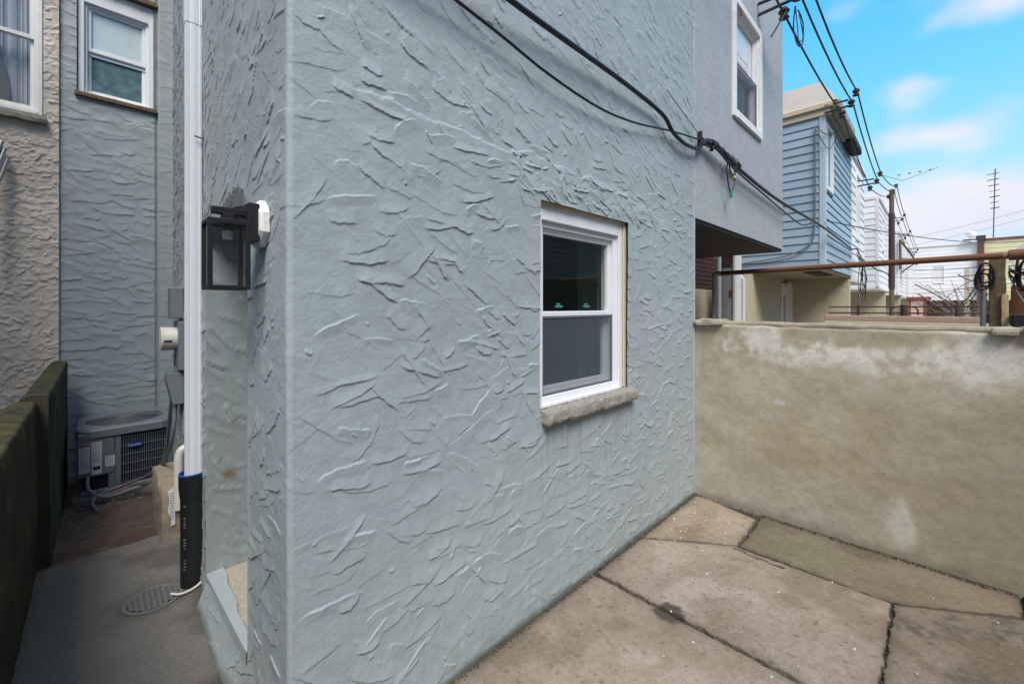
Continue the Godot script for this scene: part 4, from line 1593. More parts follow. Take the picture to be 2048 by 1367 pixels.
func white_houses() -> void:
	var ws := [M["white_siding_0"], M["white_siding_1"]]
	var rows := [[12.10, 14.60, 5.0, "first white clapboard house, joined to the blue house's far side", 1], [18.35, 21.6, 5.1, "white clapboard house with bare bay corner behind the brown pole", 2], [21.63, 24.6, 5.15, "narrow white clapboard house just past the brown pole", 3],
		[28.0, 31.0, 5.2, "white clapboard house far down the row, with brown bracket", 4], [31.03, 34.2, 5.25, "white clapboard house second from the row's far end", 5], [38.0, 44.5, 5.4, "white clapboard house closing the far end of the row", 6]]
	for q: Array in rows:
		var x0: float = q[0]
		var x1: float = q[1]
		var top: float = q[2]
		var k: int = q[4]
		var h := thing("white_house", q[3], "house", Vector3(x0, 0, -1.375), "white clapboard houses of the row")
		var b := MB.new()
		b.bx(x0 + 0.02, x1, 2.12, top, -3.2, -1.40, 0.0)
		b.bx(x0 + 0.02, x1, -0.3, 2.12, -3.2, -2.6, 0.0)
		part("wall", b, M["trim_white"], h)
		var holes := [Rect2(0.75, 0.95, 0.62, 1.62)] if k == 1 else [Rect2(1.2, 1.3, 0.7, 1.2)]
		siding(h, Transform3D(Basis.IDENTITY, Vector3(x0 + 0.06, 2.14, -1.40)), x1 - x0 - 0.06, top - 2.2, 0.20, ws, holes, k > 2)
		if k != 1 and k != 3 and k != 5:
			siding(h, Transform3D(FACE_BACK, Vector3(x0 + 0.02, 2.14, -3.2)), 1.80, top - 2.2, 0.20, ws, [], k > 2)
		var tr := MB.new()
		tr.bx(x0 - 0.005, x0 + 0.07, 2.10, top, -1.46, -1.372, 0.004)
		tr.bx(x0, x1, top - 0.06, top + 0.06, -1.5, -1.34, 0.01)
		tr.bx(x0 - 0.01, x0 + 0.09, top - 0.06, top + 0.06, -3.2, -1.5, 0.01)
		tr.bx(x0 - 0.005, x1, 2.06, 2.14, -3.2, -1.37, 0.004)
		part("trim", tr, M["trim_white"], h)
		var hr: Rect2 = holes[0]
		sash_window(h, Transform3D(Basis.IDENTITY, Vector3(x0 + 0.06 + hr.position.x, 2.14 + hr.position.y, -1.40)), hr.size.x, hr.size.y, {"casing": 0.06, "frame": 0.02, "z": 0.04, "step": 0.03, "mat": M["trim_white"]})
		if k == 2 or k == 4 or k == 6:
			var pw := MB.new()
			pw.bx(x1 - 0.15, x1 + 0.02, -0.3, 2.06, -2.6, -1.42, 0.005)
			part("porch_wall", pw, M["cream_render"], h)
	var aw := thing("awning", "small corrugated awning projecting near the far end of the white row", "awning", Vector3(30.5, 3.9, -1.3))
	var ab := MB.new()
	for k in 10:
		ab.tube([Vector3(29.2 + k * 0.18, 3.98, -1.35), Vector3(29.2 + k * 0.18, 3.72, -0.75)], 0.075, 6)
	part("corrugated_sheet", ab, M["peeling_grey"], aw)
	var fb := MB.new()
	fb.tube([Vector3(29.2, 3.7, -0.76), Vector3(29.2, 3.2, -1.35)], 0.03, 5)
	part("bracket", fb, M["soffit_dark"], aw)
	var fr := thing("brown_frame", "brown metal frame hung out over the far white houses", "frame", Vector3(27.9, 4.6, -1.2))
	var fm := MB.new()
	fm.tube([Vector3(27.9, 4.75, -1.3), Vector3(27.9, 3.3, -1.3)], 0.05, 6)
	fm.tube([Vector3(27.9, 4.72, -1.3), Vector3(33.0, 4.1, -0.9)], 0.05, 6)
	part("bars", fm, M["pole_wood"], fr)

# ---------------------------------------------------------------- houses that close the view
func far_houses() -> void:
	var w := thing("cross_house", "wide white clapboard house across the end of the row, grey window blind", "house", Vector3(46, 0, 0))
	var b := MB.new()
	b.bx(46.03, 52, 1.94, 6.1, -8.0, 2.0, 0.0)
	part("wall", b, M["trim_white"], w)
	var lo := MB.new()
	lo.bx(47.2, 52, -0.3, 1.94, -8.0, 2.0, 0.0)
	part("ground_floor", lo, M["pole_wood"], w)
	siding(w, Transform3D(FACE_BACK, Vector3(46.02, 1.95, -8.0)), 10.0, 4.15, 0.30, [M["white_siding_0"]], [Rect2(7.7, 1.3, 0.62, 1.25)], true)
	var tr := MB.new()
	tr.bx(45.94, 46.2, 6.08, 6.22, -8.0, 2.05, 0.02)
	part("eave", tr, M["roof_cream"], w)
	var win := sash_window(w, Transform3D(FACE_BACK, Vector3(46.02, 3.25, -0.3)), 0.62, 1.25, {"casing": 0.04, "frame": 0.03, "z": 0.03, "step": 0.03, "mat": M["trim_white"]})
	var bd := MB.new()
	bd.bx(46.10, 46.11, 3.8, 4.4, -0.24, 0.26, 0.0)
	part("drawn_blind", bd, M["blind_grey"], win)

	var y := thing("yellow_house", "pale yellow clapboard house with red roof edge beyond the timber post", "house", Vector3(46, 0, 2.4))
	var yb := MB.new()
	yb.bx(46.03, 52, 1.94, 6.3, 2.35, 12.0, 0.0)
	part("wall", yb, M["yellow_siding"], y)
	var yl := MB.new()
	yl.bx(47.2, 52, -0.3, 1.94, 2.0, 12.0, 0.0)
	part("ground_floor", yl, M["brick_dark"], y)
	siding(y, Transform3D(FACE_BACK, Vector3(46.02, 1.95, 2.35)), 9.0, 4.35, 0.30, [M["yellow_siding"]], [Rect2(0.75, 1.2, 0.75, 1.6)], true)
	var yr := MB.new()
	yr.bx(45.92, 46.2, 6.28, 6.42, 2.3, 12.0, 0.02)
	part("roof_edge", yr, M["red_trim"], y)
	sash_window(y, Transform3D(FACE_BACK, Vector3(46.02, 3.15, 3.10)), 0.75, 1.6, {"casing": 0.08, "frame": 0.04, "z": 0.03, "step": 0.03, "mat": M["trim_white"], "blind": M["blind_white"], "tilt": 1.4})

	var ch := thing("brick_chimney", "slim red brick chimney with black cap between the white and yellow houses", "chimney", Vector3(45.8, 0, 2.1))
	var cc := MB.new()
	cc.bx(45.72, 46.0, -0.2, 6.35, 2.0, 2.34, 0.0)
	part("mortar", cc, M["mortar"], ch)
	var cb := MB.new()
	for r in 78:
		for k in 2:
			var z := 2.09 + 0.165 * k + (0.04 if r % 2 else -0.02)
			cb.box(Vector3(45.715, -0.1 + r * 0.082, z), Vector3(0.03, 0.066, 0.145), 0.0)
	part("brickwork", cb, M["brick_red"], ch, "stuff")
	var cp := MB.new()
	cp.prism(PackedVector2Array([Vector2(45.6, 6.35), Vector2(46.1, 6.35), Vector2(46.0, 6.65), Vector2(45.75, 6.65)]), 1.95, 2.42)
	cp.prism(PackedVector2Array([Vector2(45.65, 6.35), Vector2(45.95, 6.35), Vector2(45.9, 6.45), Vector2(45.7, 6.42)]), 1.3, 1.95)
	part("cap", cp, M["soffit_dark"], ch)
	var vent := thing("roof_vent", "white metal vent cowl on the roof beside the brick chimney", "vent", Vector3(47, 6.2, 1.6))
	var vb := MB.new()
	vb.xf = Transform3D(Basis.IDENTITY, Vector3(47, 6.1, 1.75))
	vb.lathe([Vector2(0.16, 0), Vector2(0.16, 0.65), Vector2(0.28, 0.68), Vector2(0.28, 0.95), Vector2(0.1, 1.05), Vector2(0, 1.05)], 14)
	part("cowl", vb, M["trim_white"], vent)

	var an := thing("television_mast", "tall thin television aerial mast above the yellow house", "aerial", Vector3(47, 6.3, 2.9))
	var am := MB.new()
	am.tube([Vector3(47, 6.0, 2.85), Vector3(47, 9.0, 2.9), Vector3(47, 11.6, 2.95)], 0.03, 6)
	part("mast", am, M["wire_dark"], an)
	for k in 7:
		var ar := MB.new()
		ar.tube([Vector3(47, 8.7 + k * 0.42, 2.9 - 0.18 - 0.03 * k), Vector3(47, 8.75 + k * 0.42, 2.92 + 0.18 + rf(0, 0.08))], 0.02 + 0.02 * rf(0, 1), 5)
		part("aerial_rod", ar, M["wire_dark"], an)

	var ag := thing("roof_aerial", "fishbone television aerial over the nearest white house", "aerial", Vector3(15, 4.9, -0.9))
	var ab := MB.new()
	ab.tube([Vector3(15.0, 5.1, -1.2), Vector3(16.0, 5.0, -0.7), Vector3(16.6, 5.35, 0.0)], 0.006, 5)
	for k in 4:
		ab.box(Vector3(15.6 + k * 0.25, 5.08 + 0.06 * k, -0.75 + 0.2 * k), Vector3(0.03, 0.022, 0.06), 0.003)
	part("boom", ab, M["wire_dark"], ag)

func opposite_house() -> void:
	# across the yard behind the camera: seen only as the dark reflection in the panes
	var h := thing("opposite_house", "dark brick house across the yard, seen only reflected in the kitchen window", "house", Vector3(2, 0, 5))
	var b := MB.new()
	b.bx(-6, 14, -0.3, 5.6, 5.0, 8.0, 0.02)
	part("wall", b, M["brick_dark"], h)
	siding(h, Transform3D(Basis(Vector3(-1, 0, 0), Vector3(0, 1, 0), Vector3(0, 0, -1)), Vector3(14, 2.3, 4.99)), 20.0, 3.2, 0.16, [M["peeling_grey"]], [], true)
	var r := MB.new()
	r.bx(-6.1, 14.1, 5.6, 5.8, 4.85, 8.1, 0.02)
	part("eave", r, M["gutter_tan"], h)
	for x: float in [0.5, 4.5, 8.5]:
		var w := MB.new()
		w.bx(x, x + 0.9, 3.2, 4.6, 4.95, 4.99, 0.01)
		part("window", w, M["curtain"], h)

# ---------------------------------------------------------------- things in the alley
func alley_things() -> void:
	rng.seed = 202
	# condenser
	var ac := thing("air_conditioner", "grey outdoor air conditioning condenser with blue oval badge at the alley's end", "air conditioner", Vector3(0.185, -0.16, -5.3))
	var x0 := -0.125
	var x1 := 0.50
	var z0 := -5.70
	var z1 := -5.02
	var yb := -0.10
	var yt := 0.425
	var pad := MB.new()
	pad.bx(x0 - 0.03, x1 + 0.03, -0.19, yb, z0, z1 + 0.05, 0.01)
	part("pad", pad, M["alley_pad"], ac)
	var coil := MB.new()
	coil.bx(x0 + 0.04, x1 - 0.03, yb, yt, z0 + 0.03, z1 - 0.03, 0.05)
	part("coil", coil, M["unit_dark"], ac)
	var base := MB.new()
	base.bx(x0 + 0.02, x1 - 0.01, yb, yb + 0.035, z0 + 0.01, z1 - 0.005, 0.006)
	part("base_pan", base, M["unit_grey"], ac)
	var xg := x0 + 0.265
	var po := MB.new()
	po.bx(xg - 0.03, xg + 0.008, yb, yt, z1 - 0.04, z1 - 0.002, 0.004)
	part("corner_post", po, M["unit_grey"], ac)
	po = MB.new()
	po.bx(x1 - 0.035, x1, yb, yt, z1 - 0.09, z1 - 0.03, 0.006)
	part("corner_post", po, M["unit_grey"], ac)
	var grille := MB.new()
	var k := 0
	while xg + 0.02 + k * 0.0155 < x1 - 0.03:
		var x := xg + 0.02 + k * 0.0155
		grille.bx(x, x + 0.0035, yb + 0.035, yt, z1 - 0.022, z1 - 0.017, 0.0)
		k += 1
	for q in 6:
		var y := yb + 0.055 + q * 0.079
		grille.bx(xg + 0.008, x1 - 0.03, y, y + 0.004, z1 - 0.017, z1 - 0.012, 0.0)
	part("coil_guard", grille, M["unit_grey"], ac, "stuff")
	var pan := MB.new()
	pan.bx(x0, xg - 0.03, yb + 0.155, yt, z1 - 0.16, z1, 0.010)
	pan.bx(x0 + 0.19, xg - 0.03, yb + 0.03, yb + 0.155, z1 - 0.16, z1 - 0.006, 0.004)
	part("control_panel", pan, M["unit_grey"], ac)
	var lab := MB.new()
	lab.bx(x0 + 0.012, x0 + 0.078, 0.10, 0.345, z1, z1 + 0.002, 0.0)
	var l1 := part("warning_label", lab, M["label_white"], ac)
	var lr := MB.new()
	lr.bx(x0 + 0.014, x0 + 0.076, 0.318, 0.343, z1 + 0.002, z1 + 0.0028, 0.0)
	part("label_stripe", lr, M["rust_light"], l1)
	ink(l1, Vector3(x0 + 0.018, 0.30, z1 + 0.0026), 0.052, 9, 0.019)
	var lb := MB.new()
	lb.bx(x0 + 0.088, x0 + 0.15, 0.075, 0.345, z1, z1 + 0.002, 0.0)
	var l2 := part("rating_label", lb, M["label_white"], ac)
	ink(l2, Vector3(x0 + 0.094, 0.33, z1 + 0.0026), 0.048, 10, 0.017)
	var bar := MB.new()
	bar.bx(x0 + 0.097, x0 + 0.142, 0.112, 0.142, z1 + 0.002, z1 + 0.0028, 0.0)
	part("bar_code", bar, M["label_ink"], l2)
	var lc := MB.new()
	lc.bx(x0 + 0.172, x0 + 0.232, 0.125, 0.215, z1, z1 + 0.002, 0.0)
	var l3 := part("wiring_label", lc, M["label_white"], ac)
	ink(l3, Vector3(x0 + 0.178, 0.205, z1 + 0.0026), 0.046, 5, 0.015)
	var bg := MB.new()
	bg.xf = Transform3D(Basis(Vector3(0.058, 0, 0), Vector3(0, 0, 0.024), Vector3(0, -0.012, 0)), Vector3(xg + 0.095, 0.272, z1 - 0.010))
	bg.lathe([Vector2(1.0, -0.2), Vector2(1.0, 0.3), Vector2(0.9, 0.4), Vector2(0, 0.45)], 28)
	var bgm := MB.new()
	for t in range(28):
		var a := TAU * t / 28
		var b := TAU * (t + 1) / 28
		var ce := Vector3(xg + 0.095, 0.272, z1 - 0.002)
		var pa := ce + Vector3(cos(a) * 0.058, sin(a) * 0.024, 0)
		var pb := ce + Vector3(cos(b) * 0.058, sin(b) * 0.024, 0)
		bgm.face([ce, pa, pb], Vector3(0, 0, 1))
		bgm.face([pa, pb, pb - Vector3(0, 0, 0.012), pa - Vector3(0, 0, 0.012)], pa - ce)
	var badge := part("badge", bgm, M["badge_blue"], ac)
	var tm := TextMesh.new()
	tm.text = "Carrier"
	var sf := SystemFont.new()
	sf.font_names = PackedStringArray(["Droid Serif"])
	sf.font_italic = true
	tm.font = sf
	tm.font_size = 32
	tm.pixel_size = 0.00085
	tm.depth = 0.0015
	var to := inst("badge_lettering", tm, M["label_white"], badge, Transform3D(Basis.IDENTITY, Vector3(xg + 0.095, 0.272, z1 - 0.0005)))
	# top cover with its round fan guard
	var tc := MB.new()
	tc.xf = Transform3D(Basis(Vector3(1, 0, 0), Vector3(0, 0, -1), Vector3(0, 1, 0)), Vector3((x0 + x1) * 0.5, yt, (z0 + z1) * 0.5))
	var hw := (x1 - x0) * 0.5 + 0.012
	var hz := (z1 - z0) * 0.5 + 0.012
	var ch := 0.07
	var oct := PackedVector2Array([Vector2(-hw, -hz + ch), Vector2(-hw + ch, -hz), Vector2(hw - ch, -hz), Vector2(hw, -hz + ch), Vector2(hw, hz - ch), Vector2(hw - ch, hz), Vector2(-hw + ch, hz), Vector2(-hw, hz - ch)])
	var rad := 0.268
	# ring-shaped top: octagon to circle
	for q in 64:
		var a := TAU * q / 64
		var b := TAU * (q + 1) / 64
		var oa := oct_edge(oct, a)
		var ob := oct_edge(oct, b)
		tc.face([Vector3(cos(a) * rad, sin(a) * rad, 0.03), Vector3(oa.x * 0.97, oa.y * 0.97, 0.03), Vector3(ob.x * 0.97, ob.y * 0.97, 0.03), Vector3(cos(b) * rad, sin(b) * rad, 0.03)], Vector3(0, 0, 1))
		tc.face([Vector3(oa.x, oa.y, 0.018), Vector3(oa.x * 0.97, oa.y * 0.97, 0.03), Vector3(ob.x * 0.97, ob.y * 0.97, 0.03), Vector3(ob.x, ob.y, 0.018)], Vector3(oa.x, oa.y, 0.3))
		tc.face([Vector3(oa.x, oa.y, 0.018), Vector3(oa.x, oa.y, -0.04), Vector3(ob.x, ob.y, -0.04), Vector3(ob.x, ob.y, 0.018)], Vector3(oa.x, oa.y, 0))
		tc.face([Vector3(cos(a) * rad, sin(a) * rad, 0.03), Vector3(cos(a) * rad * 0.96, sin(a) * rad * 0.96, -0.03), Vector3(cos(b) * rad * 0.96, sin(b) * rad * 0.96, -0.03), Vector3(cos(b) * rad, sin(b) * rad, 0.03)], Vector3(-cos(a), -sin(a), 0.5))
	part("top_cover", tc, M["unit_grey"], ac)
	var fg := MB.new()
	var ctr := Vector3((x0 + x1) * 0.5, yt + 0.03, (z0 + z1) * 0.5)
	for r in 13:
		var rr := 0.07 + r * 0.0165
		var ring := []
		for t in 41:
			ring.append(ctr + Vector3(cos(TAU * t / 40) * rr, 0.022 * (1.0 - pow(rr / rad, 2.0)), sin(TAU * t / 40) * rr))
		fg.tube(ring, 0.0022, 4)
	for r in 8:
		var a := TAU * r / 8 + 0.3
		fg.tube([ctr + Vector3(cos(a) * 0.05, 0.024, sin(a) * 0.05), ctr + Vector3(cos(a) * 0.16, 0.018, sin(a) * 0.16), ctr + Vector3(cos(a) * 0.275, 0.003, sin(a) * 0.275)], 0.003, 5)
	part("fan_guard", fg, M["unit_grey"], ac, "stuff")
	var hub := MB.new()
	hub.xf = Transform3D(Basis.IDENTITY, ctr)
	hub.lathe([Vector2(0.07, 0.014), Vector2(0.07, 0.024), Vector2(0.05, 0.034), Vector2(0, 0.036)], 24)
	part("hub_cap", hub, M["wire_grey"], ac)
	for r in 4:
		var bl := MB.new()
		bl.box(ctr + Vector3(cos(r * PI / 2 + 0.6) * 0.13, -0.05, sin(r * PI / 2 + 0.6) * 0.13), Vector3(0.2, 0.004, 0.11), 0.001, Basis(Vector3.UP, -(r * PI / 2 + 0.6)) * Basis(Vector3.RIGHT, 0.4))
		part("fan_blade", bl, M["galvanised"], ac)
	var dk := MB.new()
	dk.bx(x0 + 0.06, x1 - 0.06, yt - 0.1, yt - 0.09, z0 + 0.06, z1 - 0.06, 0.0)
	part("coil_floor", dk, M["unit_dark"], ac)

	# white downspout in its black cast pipe
	var d := thing("downspout", "white corrugated downspout dropping into a black pipe by the doorway", "downspout", Vector3(0.345, 0, -2.85))
	var db := MB.new()
	var pf := PackedVector2Array()
	var nn := 72
	for q in nn:
		var a := TAU * q / nn
		var sx := 0.036 * signf(cos(a)) * pow(absf(cos(a)), 0.35)
		var sy := 0.030 * signf(sin(a)) * pow(absf(sin(a)), 0.35)
		var rib := 1.0 + 0.05 * cos(a * 20.0)
		pf.append(Vector2(sx * rib, sy * rib))
	db.xf = Transform3D(Basis(Vector3(1, 0, 0), Vector3(0, 0, -1), Vector3(0, 1, 0)), Vector3(0.370, 0, -2.84))
	db.prism(pf, 0.56, 3.05)
	part("pipe", db, M["downspout_white"], d)
	var du := MB.new()
	var pf2 := PackedVector2Array()
	for q in pf:
		pf2.append(q * 1.07)
	du.xf = db.xf
	du.prism(pf2, 3.02, 6.4)
	part("upper_length", du, M["downspout_white"], d)
	var sc := MB.new()
	for q: Vector3 in [Vector3(0.352, 2.98, -2.822), Vector3(0.36, 0.83, -2.822), Vector3(0.34, 2.1, -2.822)]:
		sc.box(q, Vector3(0.008, 0.008, 0.006), 0.002)
	part("screw", sc, M["black_metal"], d)
	var sp := MB.new()
	sp.tube([Vector3(0.368, 2.41, -2.79), Vector3(0.43, 2.40, -2.79)], 0.004, 6)
	part("spike", sp, M["rust"], d)
	var bp := thing("drain_pipe", "black plastic drain pipe with a blue rim standing in the alley floor", "pipe", Vector3(0.352, 0, -2.86))
	var bb := MB.new()
	bb.xf = Transform3D(Basis.IDENTITY, Vector3(0.366, 0.018, -2.85))
	bb.lathe([Vector2(0.052, -0.02), Vector2(0.052, 0.44), Vector2(0.054, 0.46), Vector2(0.059, 0.50), Vector2(0.060, 0.575), Vector2(0.056, 0.578), Vector2(0.054, 0.52), Vector2(0.0, 0.50)], 30)
	part("pipe", bb, M["black_pipe"], bp)
	var br := MB.new()
	br.xf = bb.xf
	br.lathe([Vector2(0.0598, 0.5765), Vector2(0.0605, 0.580), Vector2(0.0595, 0.583), Vector2(0.0545, 0.583), Vector2(0.0535, 0.56)], 30)
	part("rim", br, M["blue_band"], bp)
	var pr := MB.new()
	for e in 22:
		var y := 0.10 + e * 0.016
		if e % 7 > 3:
			continue
		var a := 2.35
		var p := Vector3(0.366 + cos(a) * 0.052, y, -2.85 + sin(a) * 0.052)
		pr.box(p, Vector3(rf(0.006, 0.014), 0.007, 0.001), 0.0, Basis(Vector3.UP, PI * 0.5 - a))
	part("print", pr, M["galvanised"], bp, "stuff")
	var lo := MB.new()
	lo.tube(smooth([Vector3(0.27, 0.012, -2.79), Vector3(0.31, 0.008, -2.76), Vector3(0.37, 0.010, -2.77), Vector3(0.41, 0.03, -2.80), Vector3(0.40, 0.09, -2.82)], 5), 0.007, 6)
	tag(part("torn_strip", lo, M["pvc"]), "torn pale strip lying round the foot of the black drain pipe", "debris")

	# floor drain
	var fd := thing("floor_drain", "round cast iron drain grate set in the alley concrete", "drain", Vector3(0.205, -0.012, -2.845))
	var well := MB.new()
	well.xf = Transform3D(Basis.IDENTITY, Vector3(0.205, -0.014, -2.845))
	well.lathe([Vector2(0.118, -0.002), Vector2(0.122, 0.010), Vector2(0.108, 0.012), Vector2(0.102, 0.006), Vector2(0.102, 0.003), Vector2(0, 0.003)], 32)
	part("rim", well, M["cast_iron"], fd)
	var holes := MB.new()
	var bars := MB.new()
	var hb := MB.new()
	hb.xf = Transform3D(Basis.IDENTITY, Vector3(0.205, -0.0095, -2.845))
	hb.lathe([Vector2(0.100, 0.0), Vector2(0.0, 0.0)], 28)
	part("opening", hb, M["drain_dark"], fd)
	for i in range(-4, 5):
		var t := i * 0.0225
		var l := sqrt(maxf(0.0, 0.0101 - t * t))
		if l > 0.01:
			bars.box(Vector3(0.205 + t, -0.004, -2.845), Vector3(0.0085, 0.008, l * 2.0), 0.001)
			bars.box(Vector3(0.205, -0.0035, -2.845 + t), Vector3(l * 2.0, 0.008, 0.0085), 0.001)
	part("grate", bars, M["cast_iron"], fd)

	# electric meter, boxes and conduits on the side wall
	var me := thing("electric_meter", "round cream electric meter sticking out of the side wall behind the downspout", "meter", Vector3(0.40, 1.29, -3.58))
	var mx := MB.new()
	mx.xf = Transform3D(Basis(Vector3(0, 1, 0), Vector3(-1, 0, 0), Vector3(0, 0, 1)), Vector3(0.405, 1.285, -3.58))
	mx.lathe([Vector2(0.085, 0.0), Vector2(0.085, 0.012), Vector2(0.076, 0.016), Vector2(0.076, 0.10), Vector2(0.079, 0.102), Vector2(0.079, 0.110), Vector2(0.070, 0.115), Vector2(0, 0.116)], 28)
	part("body", mx, M["pvc"], me)
	var ms := MB.new()
	ms.bx(0.305, 0.345, 1.268, 1.28, -3.508, -3.500, 0.002)
	part("slot", ms, M["label_ink"], me)
	var mb2 := MB.new()
	mb2.bx(0.375, 0.407, 1.08, 1.40, -3.72, -3.46, 0.006)
	tag(part("meter_box", mb2, M["grey_box"]), "grey steel meter box behind the cream meter", "box")
	var jb := MB.new()
	jb.bx(0.338, 0.405, 1.42, 1.62, -3.66, -3.50, 0.004)
	tag(part("junction_box", jb, M["grey_box"]), "grey junction box mounted above the cream meter", "box")
	var db2 := MB.new()
	db2.prism(PackedVector2Array([Vector2(0.35, 0.86), Vector2(0.405, 0.86), Vector2(0.405, 1.06), Vector2(0.325, 1.06), Vector2(0.318, 1.02)]), -3.66, -3.50)
	tag(part("disconnect_box", db2, M["grey_box"]), "dark grey tapering electrical box below the cream meter", "box")
	for q in 2:
		var cd := MB.new()
		if q == 0:
			cd.tube(smooth([Vector3(0.375, 0.87, -3.6), Vector3(0.36, 0.6, -3.65), Vector3(0.34, 0.35, -4.0), Vector3(0.30, 0.10, -4.6), Vector3(0.2, -0.02, -4.9), Vector3(0.02, -0.07, -4.92), Vector3(-0.03, -0.09, -4.80), Vector3(0.0, -0.10, -4.62)], 8), 0.012, 8)
		else:
			cd.tube(smooth([Vector3(-0.06, 0.07, -5.0), Vector3(-0.05, -0.02, -4.93), Vector3(0.05, -0.09, -4.88), Vector3(0.2, -0.07, -4.86), Vector3(0.33, -0.02, -4.8), Vector3(0.40, 0.2, -4.6), Vector3(0.42, 0.9, -4.2)], 8), 0.013, 8)
		tag(part("flexible_conduit", cd, M["hose_grey"]), ["grey flexible conduit falling from the electrical box and curling up at its free end", "grey flexible conduit looping from the condenser's control panel along its foot"][q], "conduit")
	var ow := MB.new()
	ow.tube(smooth([Vector3(-0.16, -0.06, -5.0), Vector3(-0.08, -0.09, -4.9), Vector3(0.02, -0.09, -4.88), Vector3(0.2, -0.05, -4.9), Vector3(0.36, -0.01, -4.7)], 6), 0.004, 5)
	tag(part("orange_wire", ow, M["orange_wire"]), "thin orange wire trailing along the foot of the condenser", "wire")

	var pv := MB.new()
	pv.tube(smooth([Vector3(0.368, 0.20, -3.42), Vector3(0.369, 0.45, -3.42), Vector3(0.371, 0.53, -3.42), Vector3(0.385, 0.575, -3.42), Vector3(0.41, 0.585, -3.42)], 5), 0.025, 12)
	tag(part("plastic_elbow", pv, M["pvc"]), "white plastic pipe with an elbow beside the black drain pipe", "pipe")
	var lg := rough_box(0.285, 0.46, -0.16, 0.33, -4.05, -3.46, 0.03, 0.016, 6.0, 61, 0.02)
	var ledge := part("concrete_ledge", lg, M["rubble_concrete"])
	tag(ledge, "rough tan concrete ledge at the wall foot behind the black pipe", "ledge")
	var pp := thing("torn_label", "torn white paper label stuck on the tan concrete ledge", "label", Vector3(0.33, 0.25, -3.455))
	var pm := MB.new()
	pm.prism(PackedVector2Array([Vector2(0.318, 0.32), Vector2(0.352, 0.345), Vector2(0.356, 0.10), Vector2(0.336, 0.095), Vector2(0.332, 0.15), Vector2(0.318, 0.19), Vector2(0.326, 0.26)]), -3.446, -3.4435)
	part("paper", pm, M["label_white"], pp)
	ink(pp, Vector3(0.328, 0.30, -3.4425), 0.020, 12, 0.015)
	var lv := MB.new()
	for q in 60:
		var p := Vector3(rf(-0.2, 0.3), -0.14, rf(-5.0, -4.75))
		lv.box(p, Vector3(rf(0.01, 0.03), 0.004, rf(0.008, 0.02)), 0.0, Basis.from_euler(Vector3(rf(-0.5, 0.5), rf(0, 6), rf(-0.5, 0.5))))
	for q in 14:
		var z := rf(-4.6, -3.7)
		var p := Vector3(rf(-0.2, 0.25), -0.035 - 0.115 * clampf((-3.6 - z) / 1.3, 0, 1) + 0.006, z)
		lv.box(p, Vector3(rf(0.008, 0.02), 0.006, rf(0.008, 0.016)), 0.0, Basis.from_euler(Vector3(0, rf(0, 6), 0)))
	tag(part("litter", lv, M["twig"], null, "stuff"), "dry leaves and crumbs lying around the condenser's pad", "litter")

func oct_edge(oct: PackedVector2Array, a: float) -> Vector2:
	var d := Vector2(cos(a), sin(a)) * 2.0
	for k in oct.size():
		var r = Geometry2D.segment_intersects_segment(Vector2.ZERO, d, oct[k], oct[(k + 1) % oct.size()])
		if r != null:
			return r
	return d * 0.15

# rows of small print
func ink(parent: Node3D, at: Vector3, width: float, lines: int, pitch: float) -> void:
	var mb := MB.new()
	for k in lines:
		var x := at.x
		while x < at.x + width:
			var l := minf(rf(0.004, 0.014), at.x + width - x)
			mb.face([Vector3(x, at.y - k * pitch, at.z), Vector3(x + l, at.y - k * pitch, at.z), Vector3(x + l, at.y - k * pitch + 0.005, at.z), Vector3(x, at.y - k * pitch + 0.005, at.z)], Vector3(0, 0, 1))
			x += l + 0.003
	part("print", mb, M["label_ink"], parent, "stuff")

